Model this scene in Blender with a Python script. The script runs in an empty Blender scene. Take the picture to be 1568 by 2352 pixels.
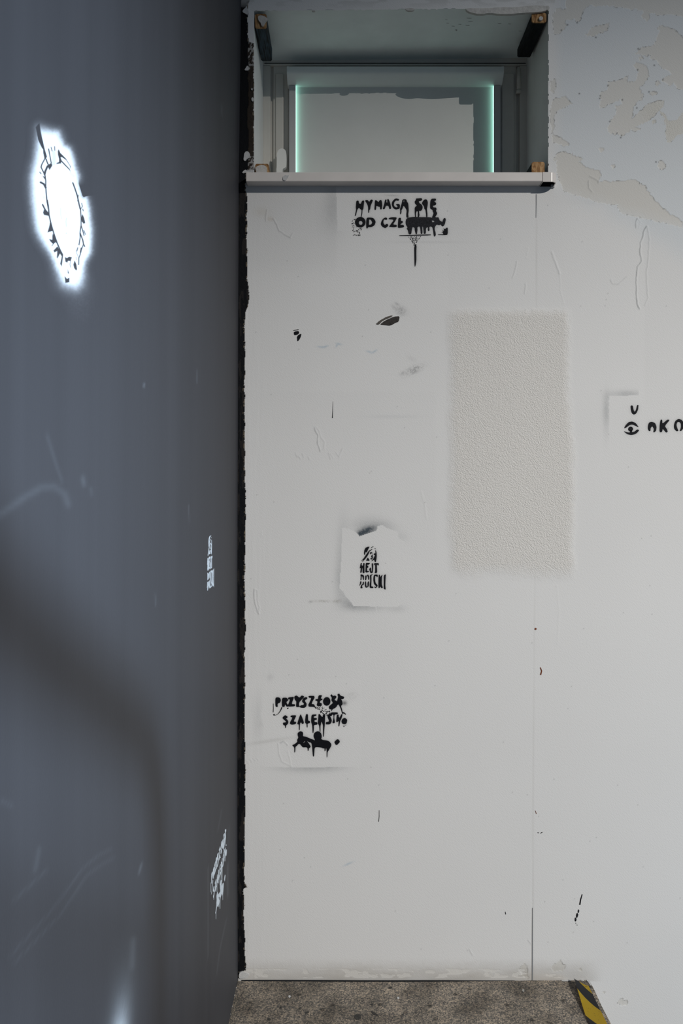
import bpy, bmesh, math, random
import numpy as np
from mathutils import Vector
from mathutils.geometry import tessellate_polygon

# ------------------------------------------------------------------ camera, world, lights
SC = bpy.context.scene
COL = SC.collection
F, D0, PX0, PY0, S, EYE = 1900.0, 2.5, 784.0, 1108.0, 760.0, 1.504   # focal (px), distance to wall, principal point, px per metre on wall
# world: X right, Y into the back wall (wall face at Y=0), Z up (landing floor at Z=0); the camera stands at Y=-2.5

cam = bpy.data.objects.new('camera', bpy.data.cameras.new('camera'))
COL.objects.link(cam)
cam.location = (0, -D0, EYE)
cam.rotation_euler = (math.pi / 2, 0, 0)
cam.data.sensor_fit = 'HORIZONTAL'
cam.data.sensor_width = 24.0
cam.data.lens = F / 1568 * 24.0
cam.data.shift_y = -(1176 - PY0) / 1568
cam.data.clip_start = 0.02
SC.camera = cam

SC.view_settings.view_transform = 'Standard'
SC.view_settings.look = 'None'
SC.view_settings.gamma = 1.0
SC.view_settings.exposure = 0.0
SC.view_settings.use_curve_mapping = False

w = bpy.data.worlds.new('world'); SC.world = w
w.use_nodes = True
bg = w.node_tree.nodes['Background']
bg.inputs['Color'].default_value = (0.52, 0.74, 1.0, 1)
bg.inputs['Strength'].default_value = 0.155

def aim(o, target):
    o.rotation_euler = (Vector(target) - o.location).to_track_quat('-Z', 'Y').to_euler()

# ceiling spotlight of the gallery: hard key from the upper right behind the camera
ld = bpy.data.lights.new('gallery_spot', 'SPOT'); key = bpy.data.objects.new('gallery_spot', ld); COL.objects.link(key)
key.location = (5.08, -7.07, 5.88)
aim(key, (0.50, 0, -0.21))
ld.energy = 3440; ld.color = (1.0, 0.966, 0.912)
ld.spot_size = math.radians(39.2); ld.spot_blend = 1.0; ld.shadow_soft_size = 0.012

# stairwell window far to the right: cool daylight across the landing
DAY = Vector((4.0, -3.6, 1.35))
ld = bpy.data.lights.new('stair_window_daylight', 'AREA'); day = bpy.data.objects.new('stair_window_daylight', ld); COL.objects.link(day)
day.location = DAY
aim(day, (-0.31, -1.62, 1.50))
ld.shape = 'RECTANGLE'; ld.size = 0.32; ld.size_y = 0.36
ld.energy = 11; ld.color = (0.62, 0.80, 1.0); ld.spread = math.radians(30)

# weak cool fill lamp added at the lower right to blue the foot of the wall
ld = bpy.data.lights.new('lower_right_cool_fill', 'AREA'); low = bpy.data.objects.new('lower_right_cool_fill', ld); COL.objects.link(low)
low.location = (3.4, -1.6, 0.1)
aim(low, (1.2, 0, 0.2))
ld.shape = 'RECTANGLE'; ld.size = 0.8; ld.size_y = 0.8
ld.energy = 2.0; ld.color = (0.45, 0.72, 1.0); ld.spread = math.radians(70)

# ------------------------------------------------------------------ helpers
def wp(px, py, dep=0.0):
    """photo pixel -> metric point on the plane Y=dep parallel to the back wall"""
    s = (D0 + dep) / D0
    return Vector(((px - PX0) / S * s, dep, EYE + (PY0 - py) / S * s))

def link(name, me, mat=None, parent=None):
    o = bpy.data.objects.new(name, me); COL.objects.link(o)
    if mat is not None and me is not None: me.materials.append(mat)
    if parent is not None: o.parent = parent
    return o

def tag(o, label=None, cat=None, group=None, kind=None):
    if label: o['label'] = label
    if cat: o['category'] = cat
    if group: o['group'] = group
    if kind: o['kind'] = kind
    return o

def empty(name, loc=(0, 0, 0)):
    o = bpy.data.objects.new(name, None); COL.objects.link(o); o.location = loc
    o.empty_display_size = 0.05
    return o

def bm_obj(name, bm, mat, parent=None, smooth=False):
    me = bpy.data.meshes.new(name)
    bmesh.ops.recalc_face_normals(bm, faces=bm.faces)
    bm.to_mesh(me); bm.free()
    if smooth:
        for p in me.polygons: p.use_smooth = True
    o = link(name, me, mat)
    if parent is not None:
        o.parent = parent
        o.location = -parent.location
    return o

def box_bm(x0, x1, y0, y1, z0, z1, bevel=0.0, seg=2):
    bm = bmesh.new()
    bmesh.ops.create_cube(bm, size=1.0)
    for v in bm.verts:
        v.co = Vector(((x0 + x1) / 2 + v.co.x * (x1 - x0), (y0 + y1) / 2 + v.co.y * (y1 - y0), (z0 + z1) / 2 + v.co.z * (z1 - z0)))
    if bevel: bmesh.ops.bevel(bm, geom=list(bm.edges), offset=bevel, segments=seg, affect='EDGES', profile=0.5)
    return bm

def chaikin(pts, it=1, k=0.25):
    for _ in range(it):
        out = []
        for i in range(len(pts)):
            a, b = pts[i], pts[(i + 1) % len(pts)]
            out.append((a[0] * (1 - k) + b[0] * k, a[1] * (1 - k) + b[1] * k))
            out.append((a[0] * k + b[0] * (1 - k), a[1] * k + b[1] * (1 - k)))
        pts = out
    return pts

def ell(cx, cy, rx, ry, n=20, a0=0.0):
    return [(cx + rx * math.cos(a0 + 2 * math.pi * i / n), cy + ry * math.sin(a0 + 2 * math.pi * i / n)) for i in range(n)]

def stroke(pts, w0, w1=None):
    """polyline with a width -> outline polygon"""
    w1 = w0 if w1 is None else w1
    L, R = [], []
    n = len(pts)
    for i, p in enumerate(pts):
        a = pts[max(0, i - 1)]; b = pts[min(n - 1, i + 1)]
        dx, dy = b[0] - a[0], b[1] - a[1]; l = math.hypot(dx, dy) or 1
        h = (w0 + (w1 - w0) * i / (n - 1)) / 2
        L.append((p[0] - dy / l * h, p[1] + dx / l * h)); R.append((p[0] + dy / l * h, p[1] - dx / l * h))
    return L + R[::-1]

def prism_mesh(name, shapes, fmap, nrm, t=0.0007, base=-0.0004):
    """shapes: list of [outer, hole, ...] loops in 2D; fmap maps 2D -> point on the surface; nrm points out of it"""
    V, Fc = [], []
    nrm = Vector(nrm)
    for loops in shapes:
        L3 = [[fmap(*p) for p in lp] for lp in loops]
        tris = tessellate_polygon(L3)
        off = len(V)
        flat = [p for lp in L3 for p in lp]
        n = len(flat)
        V += [tuple(p + nrm * t) for p in flat] + [tuple(p + nrm * base) for p in flat]
        for tri in tris:
            a, b, c = (flat[i] for i in tri)
            f = [off + i for i in tri]
            if (b - a).cross(c - a).dot(nrm) < 0: f.reverse()
            Fc.append(f)
        i0 = off
        for lp in L3:
            m = len(lp)
            for i in range(m):
                j = (i + 1) % m
                Fc.append([i0 + i, i0 + j, i0 + j + n, i0 + i + n])
            i0 += m
    me = bpy.data.meshes.new(name)
    me.from_pydata(V, [], Fc); me.update()
    return me

# --- numpy painting tools
def vnoise(X, Y, seed=0):
    """smooth value noise in 0..1, lattice spacing 1"""
    xi = np.floor(X).astype(np.int64); yi = np.floor(Y).astype(np.int64)
    fx = X - xi; fy = Y - yi
    fx = fx * fx * (3 - 2 * fx); fy = fy * fy * (3 - 2 * fy)
    def h(a, b):
        n = (a * 374761393 + b * 668265263 + seed * 1442695041) & 0xFFFFFFFF
        n = ((n ^ (n >> 13)) * 1274126177) & 0xFFFFFFFF
        return ((n ^ (n >> 16)) & 0xFFFFFF) / float(0xFFFFFF)
    return (h(xi, yi) * (1 - fx) + h(xi + 1, yi) * fx) * (1 - fy) + (h(xi, yi + 1) * (1 - fx) + h(xi + 1, yi + 1) * fx) * fy

def fnoise(X, Y, seed=0, octv=3):
    r = 0; a = 1.0; tot = 0
    for k in range(octv):
        r = r + a * vnoise(X * 2 ** k, Y * 2 ** k, seed + 17 * k); tot += a; a *= 0.5
    return r / tot

def inside(X, Y, poly):
    r = np.zeros(X.shape, bool)
    n = len(poly)
    for i in range(n):
        x1, y1 = poly[i]; x2, y2 = poly[(i + 1) % n]
        if y1 == y2: continue
        c = (y1 > Y) != (y2 > Y)
        r ^= c & (X < (x2 - x1) * (Y - y1) / (y2 - y1) + x1)
    return r

def dist_seg(X, Y, pts, closed=False):
    d = np.full(X.shape, 1e9)
    n = len(pts)
    for i in range(n if closed else n - 1):
        x1, y1 = pts[i]; x2, y2 = pts[(i + 1) % n]
        dx, dy = x2 - x1, y2 - y1
        t = np.clip(((X - x1) * dx + (Y - y1) * dy) / (dx * dx + dy * dy + 1e-9), 0, 1)
        d = np.minimum(d, np.hypot(X - x1 - t * dx, Y - y1 - t * dy))
    return d

def blur(A, s):
    r = int(3 * s) + 1
    k = np.exp(-0.5 * (np.arange(-r, r + 1) / s) ** 2); k /= k.sum()
    A = np.apply_along_axis(lambda v: np.convolve(v, k, 'same'), 0, A)
    return np.apply_along_axis(lambda v: np.convolve(v, k, 'same'), 1, A)

def sstep(a, b, x):
    t = np.clip((x - a) / (b - a), 0, 1)
    return t * t * (3 - 2 * t)

# ------------------------------------------------------------------ materials
def mat_new(name):
    m = bpy.data.materials.new(name); m.use_nodes = True
    nt = m.node_tree
    return m, nt, nt.nodes, nt.links, nt.nodes['Principled BSDF']

def plain(name, col, rough=0.6, spec=0.4, noise=0.0, nscale=60, bump=0.0, bscale=200, emis=None):
    m, nt, N, L, B = mat_new(name)
    B.inputs['Roughness'].default_value = rough
    B.inputs['Specular IOR Level'].default_value = spec
    tc = N.new('ShaderNodeTexCoord')
    nz = N.new('ShaderNodeTexNoise'); nz.inputs['Scale'].default_value = nscale; nz.inputs['Detail'].default_value = 4
    L.new(tc.outputs['Object'], nz.inputs['Vector'])
    mr = N.new('ShaderNodeMapRange')
    mr.inputs['To Min'].default_value = 1 - noise; mr.inputs['To Max'].default_value = 1 + noise
    mr.inputs['From Min'].default_value = 0.3; mr.inputs['From Max'].default_value = 0.7
    L.new(nz.outputs['Fac'], mr.inputs['Value'])
    mx = N.new('ShaderNodeVectorMath'); mx.operation = 'SCALE'
    mx.inputs[0].default_value = col[:3]
    L.new(mr.outputs['Result'], mx.inputs['Scale'])
    L.new(mx.outputs['Vector'], B.inputs['Base Color'])
    if bump:
        n2 = N.new('ShaderNodeTexNoise'); n2.inputs['Scale'].default_value = bscale; n2.inputs['Detail'].default_value = 3
        L.new(tc.outputs['Object'], n2.inputs['Vector'])
        bp = N.new('ShaderNodeBump'); bp.inputs['Strength'].default_value = 1.0; bp.inputs['Distance'].default_value = bump
        L.new(n2.outputs['Fac'], bp.inputs['Height']); L.new(bp.outputs['Normal'], B.inputs['Normal'])
    if emis:
        B.inputs['Emission Color'].default_value = (*emis[:3], 1); B.inputs['Emission Strength'].default_value = emis[3]
    return m

def wall_mat(name, rough, spec, fine, fscale, stretch=(1, 1, 1), rot=0.0, coarse=0.0, streak=0.0):
    """painted wall: colour from the vertex paint layer, roller texture and rough render as fine relief"""
    m, nt, N, L, B = mat_new(name)
    B.inputs['Roughness'].default_value = rough
    B.inputs['Specular IOR Level'].default_value = spec
    at = N.new('ShaderNodeAttribute'); at.attribute_name = 'paint'
    ar = N.new('ShaderNodeAttribute'); ar.attribute_name = 'grit'
    tc = N.new('ShaderNodeTexCoord')
    mp = N.new('ShaderNodeMapping'); mp.vector_type = 'TEXTURE'; mp.inputs['Scale'].default_value = stretch; mp.inputs['Rotation'].default_value = (0, rot, 0)
    L.new(tc.outputs['Object'], mp.inputs['Vector'])
    big = N.new('ShaderNodeTexNoise'); big.inputs['Scale'].default_value = 2.3; big.inputs['Detail'].default_value = 5
    L.new(tc.outputs['Object'], big.inputs['Vector'])
    mr = N.new('ShaderNodeMapRange'); mr.inputs['From Min'].default_value = 0.3; mr.inputs['From Max'].default_value = 0.7
    mr.inputs['To Min'].default_value = 0.985; mr.inputs['To Max'].default_value = 1.015
    L.new(big.outputs['Fac'], mr.inputs['Value'])
    sc = N.new('ShaderNodeVectorMath'); sc.operation = 'SCALE'
    L.new(at.outputs['Color'], sc.inputs[0]); L.new(mr.outputs['Result'], sc.inputs['Scale'])
    out = sc.outputs['Vector']
    if streak:
        m3 = N.new('ShaderNodeMapping'); m3.inputs['Scale'].default_value = (1, 9, 0.25)
        L.new(tc.outputs['Object'], m3.inputs['Vector'])
        sn = N.new('ShaderNodeTexNoise'); sn.inputs['Scale'].default_value = 1.6; sn.inputs['Detail'].default_value = 3
        L.new(m3.outputs['Vector'], sn.inputs['Vector'])
        r3 = N.new('ShaderNodeMapRange'); r3.inputs['From Min'].default_value = 0.3; r3.inputs['From Max'].default_value = 0.7
        r3.inputs['To Min'].default_value = 1 - streak; r3.inputs['To Max'].default_value = 1 + streak
        L.new(sn.outputs['Fac'], r3.inputs['Value'])
        s3 = N.new('ShaderNodeVectorMath'); s3.operation = 'SCALE'
        L.new(out, s3.inputs[0]); L.new(r3.outputs['Result'], s3.inputs['Scale']); out = s3.outputs['Vector']
    L.new(out, B.inputs['Base Color'])
    n1 = N.new('ShaderNodeTexNoise'); n1.inputs['Scale'].default_value = fscale; n1.inputs['Detail'].default_value = 2
    L.new(mp.outputs['Vector'], n1.inputs['Vector'])
    h = N.new('ShaderNodeMath'); h.operation = 'MULTIPLY'; h.inputs[1].default_value = fine
    L.new(n1.outputs['Fac'], h.inputs[0])
    n2 = N.new('ShaderNodeTexNoise'); n2.inputs['Scale'].default_value = 330; n2.inputs['Detail'].default_value = 2.5; n2.inputs['Roughness'].default_value = 0.55
    mp2 = N.new('ShaderNodeMapping'); mp2.vector_type = 'TEXTURE'; mp2.inputs['Scale'].default_value = (1, 1, 1 + (stretch[2] - 1) * 0.4); mp2.inputs['Rotation'].default_value = (0, rot, 0)
    L.new(tc.outputs['Object'], mp2.inputs['Vector']); L.new(mp2.outputs['Vector'], n2.inputs['Vector'])
    h2 = N.new('ShaderNodeMath'); h2.operation = 'MULTIPLY'
    L.new(n2.outputs['Fac'], h2.inputs[0]); L.new(ar.outputs['Fac'], h2.inputs[1])
    h3 = N.new('ShaderNodeMath'); h3.operation = 'MULTIPLY_ADD'; h3.inputs[1].default_value = coarse
    L.new(h2.outputs['Value'], h3.inputs[0]); L.new(h.outputs['Value'], h3.inputs[2])
    bp = N.new('ShaderNodeBump'); bp.inputs['Strength'].default_value = 1.0; bp.inputs['Distance'].default_value = 1.0
    L.new(h3.outputs['Value'], bp.inputs['Height']); L.new(bp.outputs['Normal'], B.inputs['Normal'])
    return m

M_WALL = wall_mat('white_wall_paint', 0.7, 0.12, 0.00042, 300, (1.0, 1.0, 2.2), math.radians(-42), 0.0026)
M_DARK = wall_mat('dark_grey_wall_paint', 0.6, 0.12, 0.00012, 260, (1, 1, 1), 0.0, 0.0, streak=0.07)
M_BLACK = plain('black_spray_paint', (0.006, 0.0065, 0.009), 0.6, 0.12, 0.25, 300)
M_GREYBLACK = plain('thin_black_spray_paint', (0.012, 0.0125, 0.016), 0.6, 0.15, 0.8, 260)
M_WHITEPAINT = plain('white_spray_paint', (0.62, 0.70, 0.78), 0.6, 0.3, 0.15, 300)
M_REVEAL = plain('glow_tinted_soffit_paint', (0.82, 0.88, 0.87), 0.6, 0.3, 0.04, 12, 0.0004, 120)  # soffit only: teal of the window glow mixed into the white paint
M_REVEALSIDE = plain('reveal_side_paint', (0.80, 0.805, 0.785), 0.6, 0.3, 0.04, 12, 0.0004, 120)
M_PVC = plain('white_pvc', (0.64, 0.615, 0.56), 0.5, 0.3, 0.03, 15)
M_GASKET = plain('dark_gasket', (0.02, 0.022, 0.02), 0.7, 0.2)
M_SILL = plain('sill_laminate', (0.67, 0.63, 0.60), 0.30, 0.5, 0.04, 18)
M_SILLCAP = plain('sill_cap_plastic', (0.66, 0.62, 0.59), 0.22, 0.5, 0.02, 18)
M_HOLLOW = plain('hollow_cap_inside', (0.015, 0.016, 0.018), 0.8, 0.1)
M_FABRIC = plain('blind_fabric', (0.66, 0.67, 0.645), 0.85, 0.15, 0.02, 8, 0.0002, 900)
M_CASSETTE = plain('blind_cassette_white', (0.72, 0.75, 0.73), 0.3, 0.45, 0.02, 10)
M_GUIDE = plain('blind_guide_white', (0.50, 0.50, 0.50), 0.4, 0.4, 0.02, 10)
M_PLASTER = plain('bare_plaster', (0.52, 0.505, 0.48), 0.9, 0.1, 0.12, 90, 0.0015, 160)
M_FLAKE = plain('white_paint_flake', (0.50, 0.50, 0.50), 0.8, 0.2, 0.1, 120, 0.0008, 250)
M_RUST = plain('rust_brown_stain', (0.16, 0.05, 0.025), 0.8, 0.1, 0.4, 400)
M_CRACK = plain('crack_shadow_dirt', (0.20, 0.21, 0.225), 0.9, 0.05)
M_RED = plain('red_paint_drop', (0.6, 0.02, 0.02), 0.5, 0.4)
M_LEAKGLOW = plain('leak_glow', (0.5, 0.8, 0.7), 0.4, 0.3, emis=(0.42, 0.92, 0.76, 2.5))  # emissive stand-in for the light leaking past the blind edges
M_STEEL = plain('dark_painted_steel', (0.05, 0.05, 0.055), 0.4, 0.5, 0.1, 40)

def wood(name, end, side, k=(1, 1, 1)):
    m, nt, N, L, B = mat_new(name)
    B.inputs['Roughness'].default_value = 0.75; B.inputs['Specular IOR Level'].default_value = 0.2
    tc = N.new('ShaderNodeTexCoord'); mp = N.new('ShaderNodeMapping'); mp.inputs['Scale'].default_value = k
    L.new(tc.outputs['Object'], mp.inputs['Vector'])
    nz = N.new('ShaderNodeTexNoise'); nz.inputs['Scale'].default_value = 110; nz.inputs['Detail'].default_value = 5; nz.inputs['Distortion'].default_value = 0.6
    L.new(mp.outputs['Vector'], nz.inputs['Vector'])
    cr = N.new('ShaderNodeValToRGB'); cr.color_ramp.elements[0].color = (*end, 1); cr.color_ramp.elements[1].color = (*side, 1)
    cr.color_ramp.elements[0].position = 0.38; cr.color_ramp.elements[1].position = 0.62
    L.new(nz.outputs['Fac'], cr.inputs['Fac']); L.new(cr.outputs['Color'], B.inputs['Base Color'])
    bp = N.new('ShaderNodeBump'); bp.inputs['Strength'].default_value = 1; bp.inputs['Distance'].default_value = 0.0015
    L.new(nz.outputs['Fac'], bp.inputs['Height']); L.new(bp.outputs['Normal'], B.inputs['Normal'])
    return m
M_WOODEND = wood('raw_wood_end_grain', (0.20, 0.095, 0.035), (0.44, 0.27, 0.13), (1.6, 1, 0.5))
M_WOODBLUE = wood('weathered_blue_wood', (0.016, 0.015, 0.012), (0.055, 0.085, 0.11), (2.2, 0.12, 1.0))
M_WOODBLACK = wood('black_stained_wood', (0.006, 0.007, 0.008), (0.014, 0.017, 0.02), (1.5, 0.2, 1.0))
M_WOODBARE = wood('old_bare_wood', (0.13, 0.065, 0.025), (0.30, 0.19, 0.09), (1.2, 0.3, 1.0))

def floor_mat():
    m, nt, N, L, B = mat_new('worn_terrazzo')
    B.inputs['Roughness'].default_value = 0.75; B.inputs['Specular IOR Level'].default_value = 0.25
    tc = N.new('ShaderNodeTexCoord')
    vo = N.new('ShaderNodeTexVoronoi'); vo.inputs['Scale'].default_value = 300; vo.inputs['Randomness'].default_value = 1.0
    nz0 = N.new('ShaderNodeTexNoise'); nz0.inputs['Scale'].default_value = 160; nz0.inputs['Detail'].default_value = 2
    L.new(tc.outputs['Object'], nz0.inputs['Vector'])
    mixv = N.new('ShaderNodeMixRGB'); mixv.inputs['Fac'].default_value = 0.005
    L.new(tc.outputs['Object'], mixv.inputs['Color1']); L.new(nz0.outputs['Color'], mixv.inputs['Color2'])
    L.new(mixv.outputs['Color'], vo.inputs['Vector'])
    bw = N.new('ShaderNodeRGBToBW'); L.new(vo.outputs['Color'], bw.inputs['Color'])
    cr = N.new('ShaderNodeValToRGB'); e = cr.color_ramp.elements
    e[0].position = 0.16; e[0].color = (0.085, 0.080, 0.075, 1)
    e[1].position = 0.90; e[1].color = (0.46, 0.375, 0.285, 1)
    for p, c in ((0.32, (0.14, 0.128, 0.115, 1)), (0.50, (0.21, 0.185, 0.155, 1)), (0.70, (0.33, 0.28, 0.225, 1))):
        q = e.new(p); q.color = c
    L.new(bw.outputs['Val'], cr.inputs['Fac'])
    nz = N.new('ShaderNodeTexNoise'); nz.inputs['Scale'].default_value = 9; nz.inputs['Detail'].default_value = 6
    L.new(tc.outputs['Object'], nz.inputs['Vector'])
    r1 = N.new('ShaderNodeMapRange'); r1.inputs['From Min'].default_value = 0.35; r1.inputs['From Max'].default_value = 0.62
    r1.inputs['To Min'].default_value = 0.45; r1.inputs['To Max'].default_value = 1.0
    L.new(nz.outputs['Fac'], r1.inputs['Value'])
    v2 = N.new('ShaderNodeTexVoronoi'); v2.inputs['Scale'].default_value = 17
    L.new(tc.outputs['Object'], v2.inputs['Vector'])
    r2 = N.new('ShaderNodeMapRange'); r2.inputs['From Min'].default_value = 0.08; r2.inputs['From Max'].default_value = 0.16
    r2.inputs['To Min'].default_value = 0.45; r2.inputs['To Max'].default_value = 1.0
    L.new(v2.outputs['Distance'], r2.inputs['Value'])
    mm = N.new('ShaderNodeMath'); mm.operation = 'MULTIPLY'
    L.new(r1.outputs['Result'], mm.inputs[0]); L.new(r2.outputs['Result'], mm.inputs[1])
    sc = N.new('ShaderNodeVectorMath'); sc.operation = 'SCALE'
    L.new(cr.outputs['Color'], sc.inputs[0]); L.new(mm.outputs['Value'], sc.inputs['Scale'])
    L.new(sc.outputs['Vector'], B.inputs['Base Color'])
    bp = N.new('ShaderNodeBump'); bp.inputs['Strength'].default_value = 0.6; bp.inputs['Distance'].default_value = 0.0012
    L.new(bw.outputs['Val'], bp.inputs['Height']); L.new(bp.outputs['Normal'], B.inputs['Normal'])
    return m
M_FLOOR = floor_mat()

def tape_mat():
    m, nt, N, L, B = mat_new('hazard_tape_print')
    B.inputs['Roughness'].default_value = 0.45
    uv = N.new('ShaderNodeUVMap'); uv.uv_map = 'UVMap'
    sp = N.new('ShaderNodeSeparateXYZ'); L.new(uv.outputs['UV'], sp.inputs['Vector'])
    a = N.new('ShaderNodeMath'); a.operation = 'MULTIPLY_ADD'; a.inputs[1].default_value = -0.077
    L.new(sp.outputs['X'], a.inputs[0]); L.new(sp.outputs['Y'], a.inputs[2])
    b = N.new('ShaderNodeMath'); b.operation = 'MULTIPLY_ADD'; b.inputs[1].default_value = 1 / 0.182; b.inputs[2].default_value = 0.027 / 0.182 + 3
    L.new(a.outputs['Value'], b.inputs[0])
    fr = N.new('ShaderNodeMath'); fr.operation = 'FRACT'; L.new(b.outputs['Value'], fr.inputs[0])
    lt = N.new('ShaderNodeMath'); lt.operation = 'LESS_THAN'; lt.inputs[1].default_value = 0.43
    L.new(fr.outputs['Value'], lt.inputs[0])
    nz = N.new('ShaderNodeTexNoise'); nz.inputs['Scale'].default_value = 130; nz.inputs['Detail'].default_value = 4
    tc = N.new('ShaderNodeTexCoord'); L.new(tc.outputs['Object'], nz.inputs['Vector'])
    rg = N.new('ShaderNodeMapRange'); rg.inputs['From Min'].default_value = 0.60; rg.inputs['From Max'].default_value = 0.72
    rg.inputs['To Min'].default_value = 0.0; rg.inputs['To Max'].default_value = 0.8
    L.new(nz.outputs['Fac'], rg.inputs['Value'])
    ye = N.new('ShaderNodeMixRGB'); ye.inputs['Color1'].default_value = (0.56, 0.38, 0.008, 1); ye.inputs['Color2'].default_value = (0.09, 0.06, 0.01, 1)
    L.new(rg.outputs['Result'], ye.inputs['Fac'])
    mx = N.new('ShaderNodeMixRGB'); mx.inputs['Color2'].default_value = (0.013, 0.014, 0.018, 1)
    L.new(lt.outputs['Value'], mx.inputs['Fac']); L.new(ye.outputs['Color'], mx.inputs['Color1'])
    L.new(mx.outputs['Color'], B.inputs['Base Color'])
    return m
M_TAPE = tape_mat()

# ------------------------------------------------------------------ traced lettering (2D, photo pixels of the flat wall face)
def tr(ox, oy, k):
    def f(*pts, it=1):
        return chaikin([(ox + x / k, oy + y / k) for x, y in pts], it, 0.2)
    return f
W1 = tr(805, 450, 13.067); W2 = tr(915, 450, 13.067)
Q1 = tr(620, 1585, 15.68); Q2 = tr(710, 1585, 15.68)
H = tr(815, 1245, 19.6); K = tr(1380, 890, 8.34); Fg = tr(660, 1665, 11.2)

WYMAGA = [  # (name, [loops])
 ('letter', [W1((175,145),(240,145),(250,230),(310,240),(345,145),(410,140),(395,280),(380,400),(355,420),(350,540),(325,640),(305,640),(325,540),(335,415),(300,400),(255,345),(200,410),(160,590),(125,610),(155,480),(170,400),(160,360),(165,260))]),
 ('letter', [W1((430,130),(515,125),(555,190),(610,105),(670,125),(640,210),(600,290),(585,410),(560,420),(555,500),(535,510),(530,420),(530,330),(500,240))]),
 ('letter', [W1((735,130),(770,130),(835,195),(875,125),(925,125),(950,260),(935,400),(895,405),(880,320),(850,325),(790,295),(770,300),(765,400),(745,425),(715,400),(725,280),(730,190))]),
 ('letter', [W1((1040,105),(1080,110),(1070,200),(1110,205),(1100,100),(1140,95),(1190,230),(1220,380),(1170,400),(1140,290),(1060,290),(1020,400),(965,390),(1010,250))]),
 ('letter', [W1((1460,105),(1440,145),(1365,130),(1310,190),(1295,270),(1320,330),(1390,350),(1420,310),(1355,250),(1440,240),(1480,270),(1475,380),(1400,400),(1350,405),(1280,365),(1235,260),(1250,170),(1310,100),(1370,75))]),
 ('letter', [W2((120,105),(235,105),(250,180),(290,220),(305,420),(300,480),(290,550),(300,650),(240,650),(235,550),(250,430),(200,340),(150,285),(110,400),(85,430),(90,480),(70,555),(50,540),(55,430),(45,400),(75,300),(110,180)), W2((155,125),(178,125),(172,185),(150,190))]),
 ('letter', [W2((520,80),(600,75),(690,65),(715,120),(660,155),(610,150),(615,210),(690,260),(725,330),(710,410),(670,450),(615,440),(620,520),(630,580),(610,640),(580,640),(580,520),(590,460),(540,455),(520,540),(525,640),(500,640),(490,540),(490,440),(490,340),(560,290),(500,230),(485,170),(530,110))]),
 ('letter', [W2((780,105),(850,110),(880,200),(870,290),(850,400),(865,520),(865,640),(835,640),(825,520),(810,410),(780,390),(770,310),(700,220),(730,160))]),
 ('letter', [W2((970,90),(1120,80),(1125,140),(1040,160),(1080,165),(1135,230),(1110,280),(1030,290),(1035,345),(1130,350),(1140,410),(1120,450),(1165,530),(1110,620),(1080,640),(1000,650),(1060,520),(1025,450),(1030,420),(950,380),(950,230))]),
 ('letter', [W1(*ell(292,790,158,158,18)), W1(*ell(303,808,60,66,12))]),
 ('letter', [W1((490,655),(600,650),(690,670),(755,775),(720,880),(630,935),(530,935),(500,980),(475,960),(470,850),(475,720)), W1((552,705),(610,710),(655,790),(630,850),(545,880),(553,790))]),
 ('letter', [W1((1090,660),(1100,710),(1060,715),(1000,700),(980,780),(990,840),(1035,880),(1060,845),(1110,840),(1130,890),(1100,930),(1045,965),(960,930),(905,850),(930,750),(980,680),(1040,650))]),
 ('letter', [W1((1145,665),(1240,640),(1370,645),(1385,670),(1330,770),(1270,860),(1380,870),(1385,930),(1300,940),(1170,930),(1160,910),(1220,830),(1300,715),(1220,700),(1150,700))]),
 ('letter', [W2((0,665),(70,655),(70,760),(100,745),(140,790),(60,850),(55,870),(150,875),(170,920),(150,945),(0,960),(-20,930),(-10,780))]),
 ('smeared_word', [W2((260,670),(300,650),(480,630),(620,640),(940,640),(1000,660),(1100,630),(1130,650),(1200,640),(1230,740),(1290,770),(1310,800),(1350,680),(1390,660),(1420,700),(1390,850),(1340,915),(1300,900),(1270,850),(1220,880),(1150,850),(1090,930),(1080,1000),(1110,1100),(1120,1180),(1080,1225),(1060,1190),(1040,1030),(1020,940),(980,910),(920,930),(930,1040),(900,1060),(880,1020),(890,930),(830,960),(820,1000),(820,1130),(760,1135),(750,1000),(740,910),(710,930),(720,1130),(670,1140),(660,980),(630,900),(560,950),(570,1010),(550,1150),(525,1150),(490,1030),(490,950),(420,930),(400,1010),(380,1150),(310,1150),(280,1010),(240,985),(280,950),(225,860),(215,780),(230,700)), W2((995,730),(1080,740),(1070,790),(1010,795))]),
 ('underline', [W2(*stroke([(20,1190),(200,1188),(500,1180),(970,1170)],14,26))]),
 ('underline', [W2(*stroke([(1185,1165),(1330,1165),(1465,1155)],16,24))]),
 ('paint_blot', [W2((1380,1010),(1450,955),(1475,960),(1475,1160),(1400,1165),(1350,1150),(1325,1080))]),
 ('drip', [chaikin([(951.2,562),(956.6,562),(955.5,580),(956,598),(953.5,613),(952,611),(951.5,590)],1)]),
]
random.seed(5)
def spatter(n, poly, r0, r1, seed):
    rnd = random.Random(seed)
    xs = [p[0] for p in poly]; ys = [p[1] for p in poly]; out = []
    while len(out) < n:
        x, y = rnd.uniform(min(xs), max(xs)), rnd.uniform(min(ys), max(ys))
        if inside(np.array([x]), np.array([y]), poly)[0]:
            r = rnd.uniform(r0, r1)
            out.append([ell(x, y, r * rnd.uniform(0.6, 1.5), r * rnd.uniform(0.6, 1.3), 6, rnd.random() * 3)])
    return out
WY_SPAT = (spatter(75, [(937,544),(967,543),(957,556),(955,564),(950,564),(947,556)], 0.45, 0.95, 1)
           + spatter(60, [(808,508),(815,495),(818,520),(832,524),(826,536),(808,531)], 0.35, 1.0, 2)
           + spatter(14, [(811,538.5),(829,539),(829,541),(811,541)], 0.4, 0.9, 3)
           + spatter(12, [(1015,525),(1028,523),(1028,531),(1012,534)], 0.4, 0.9, 4))

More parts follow.
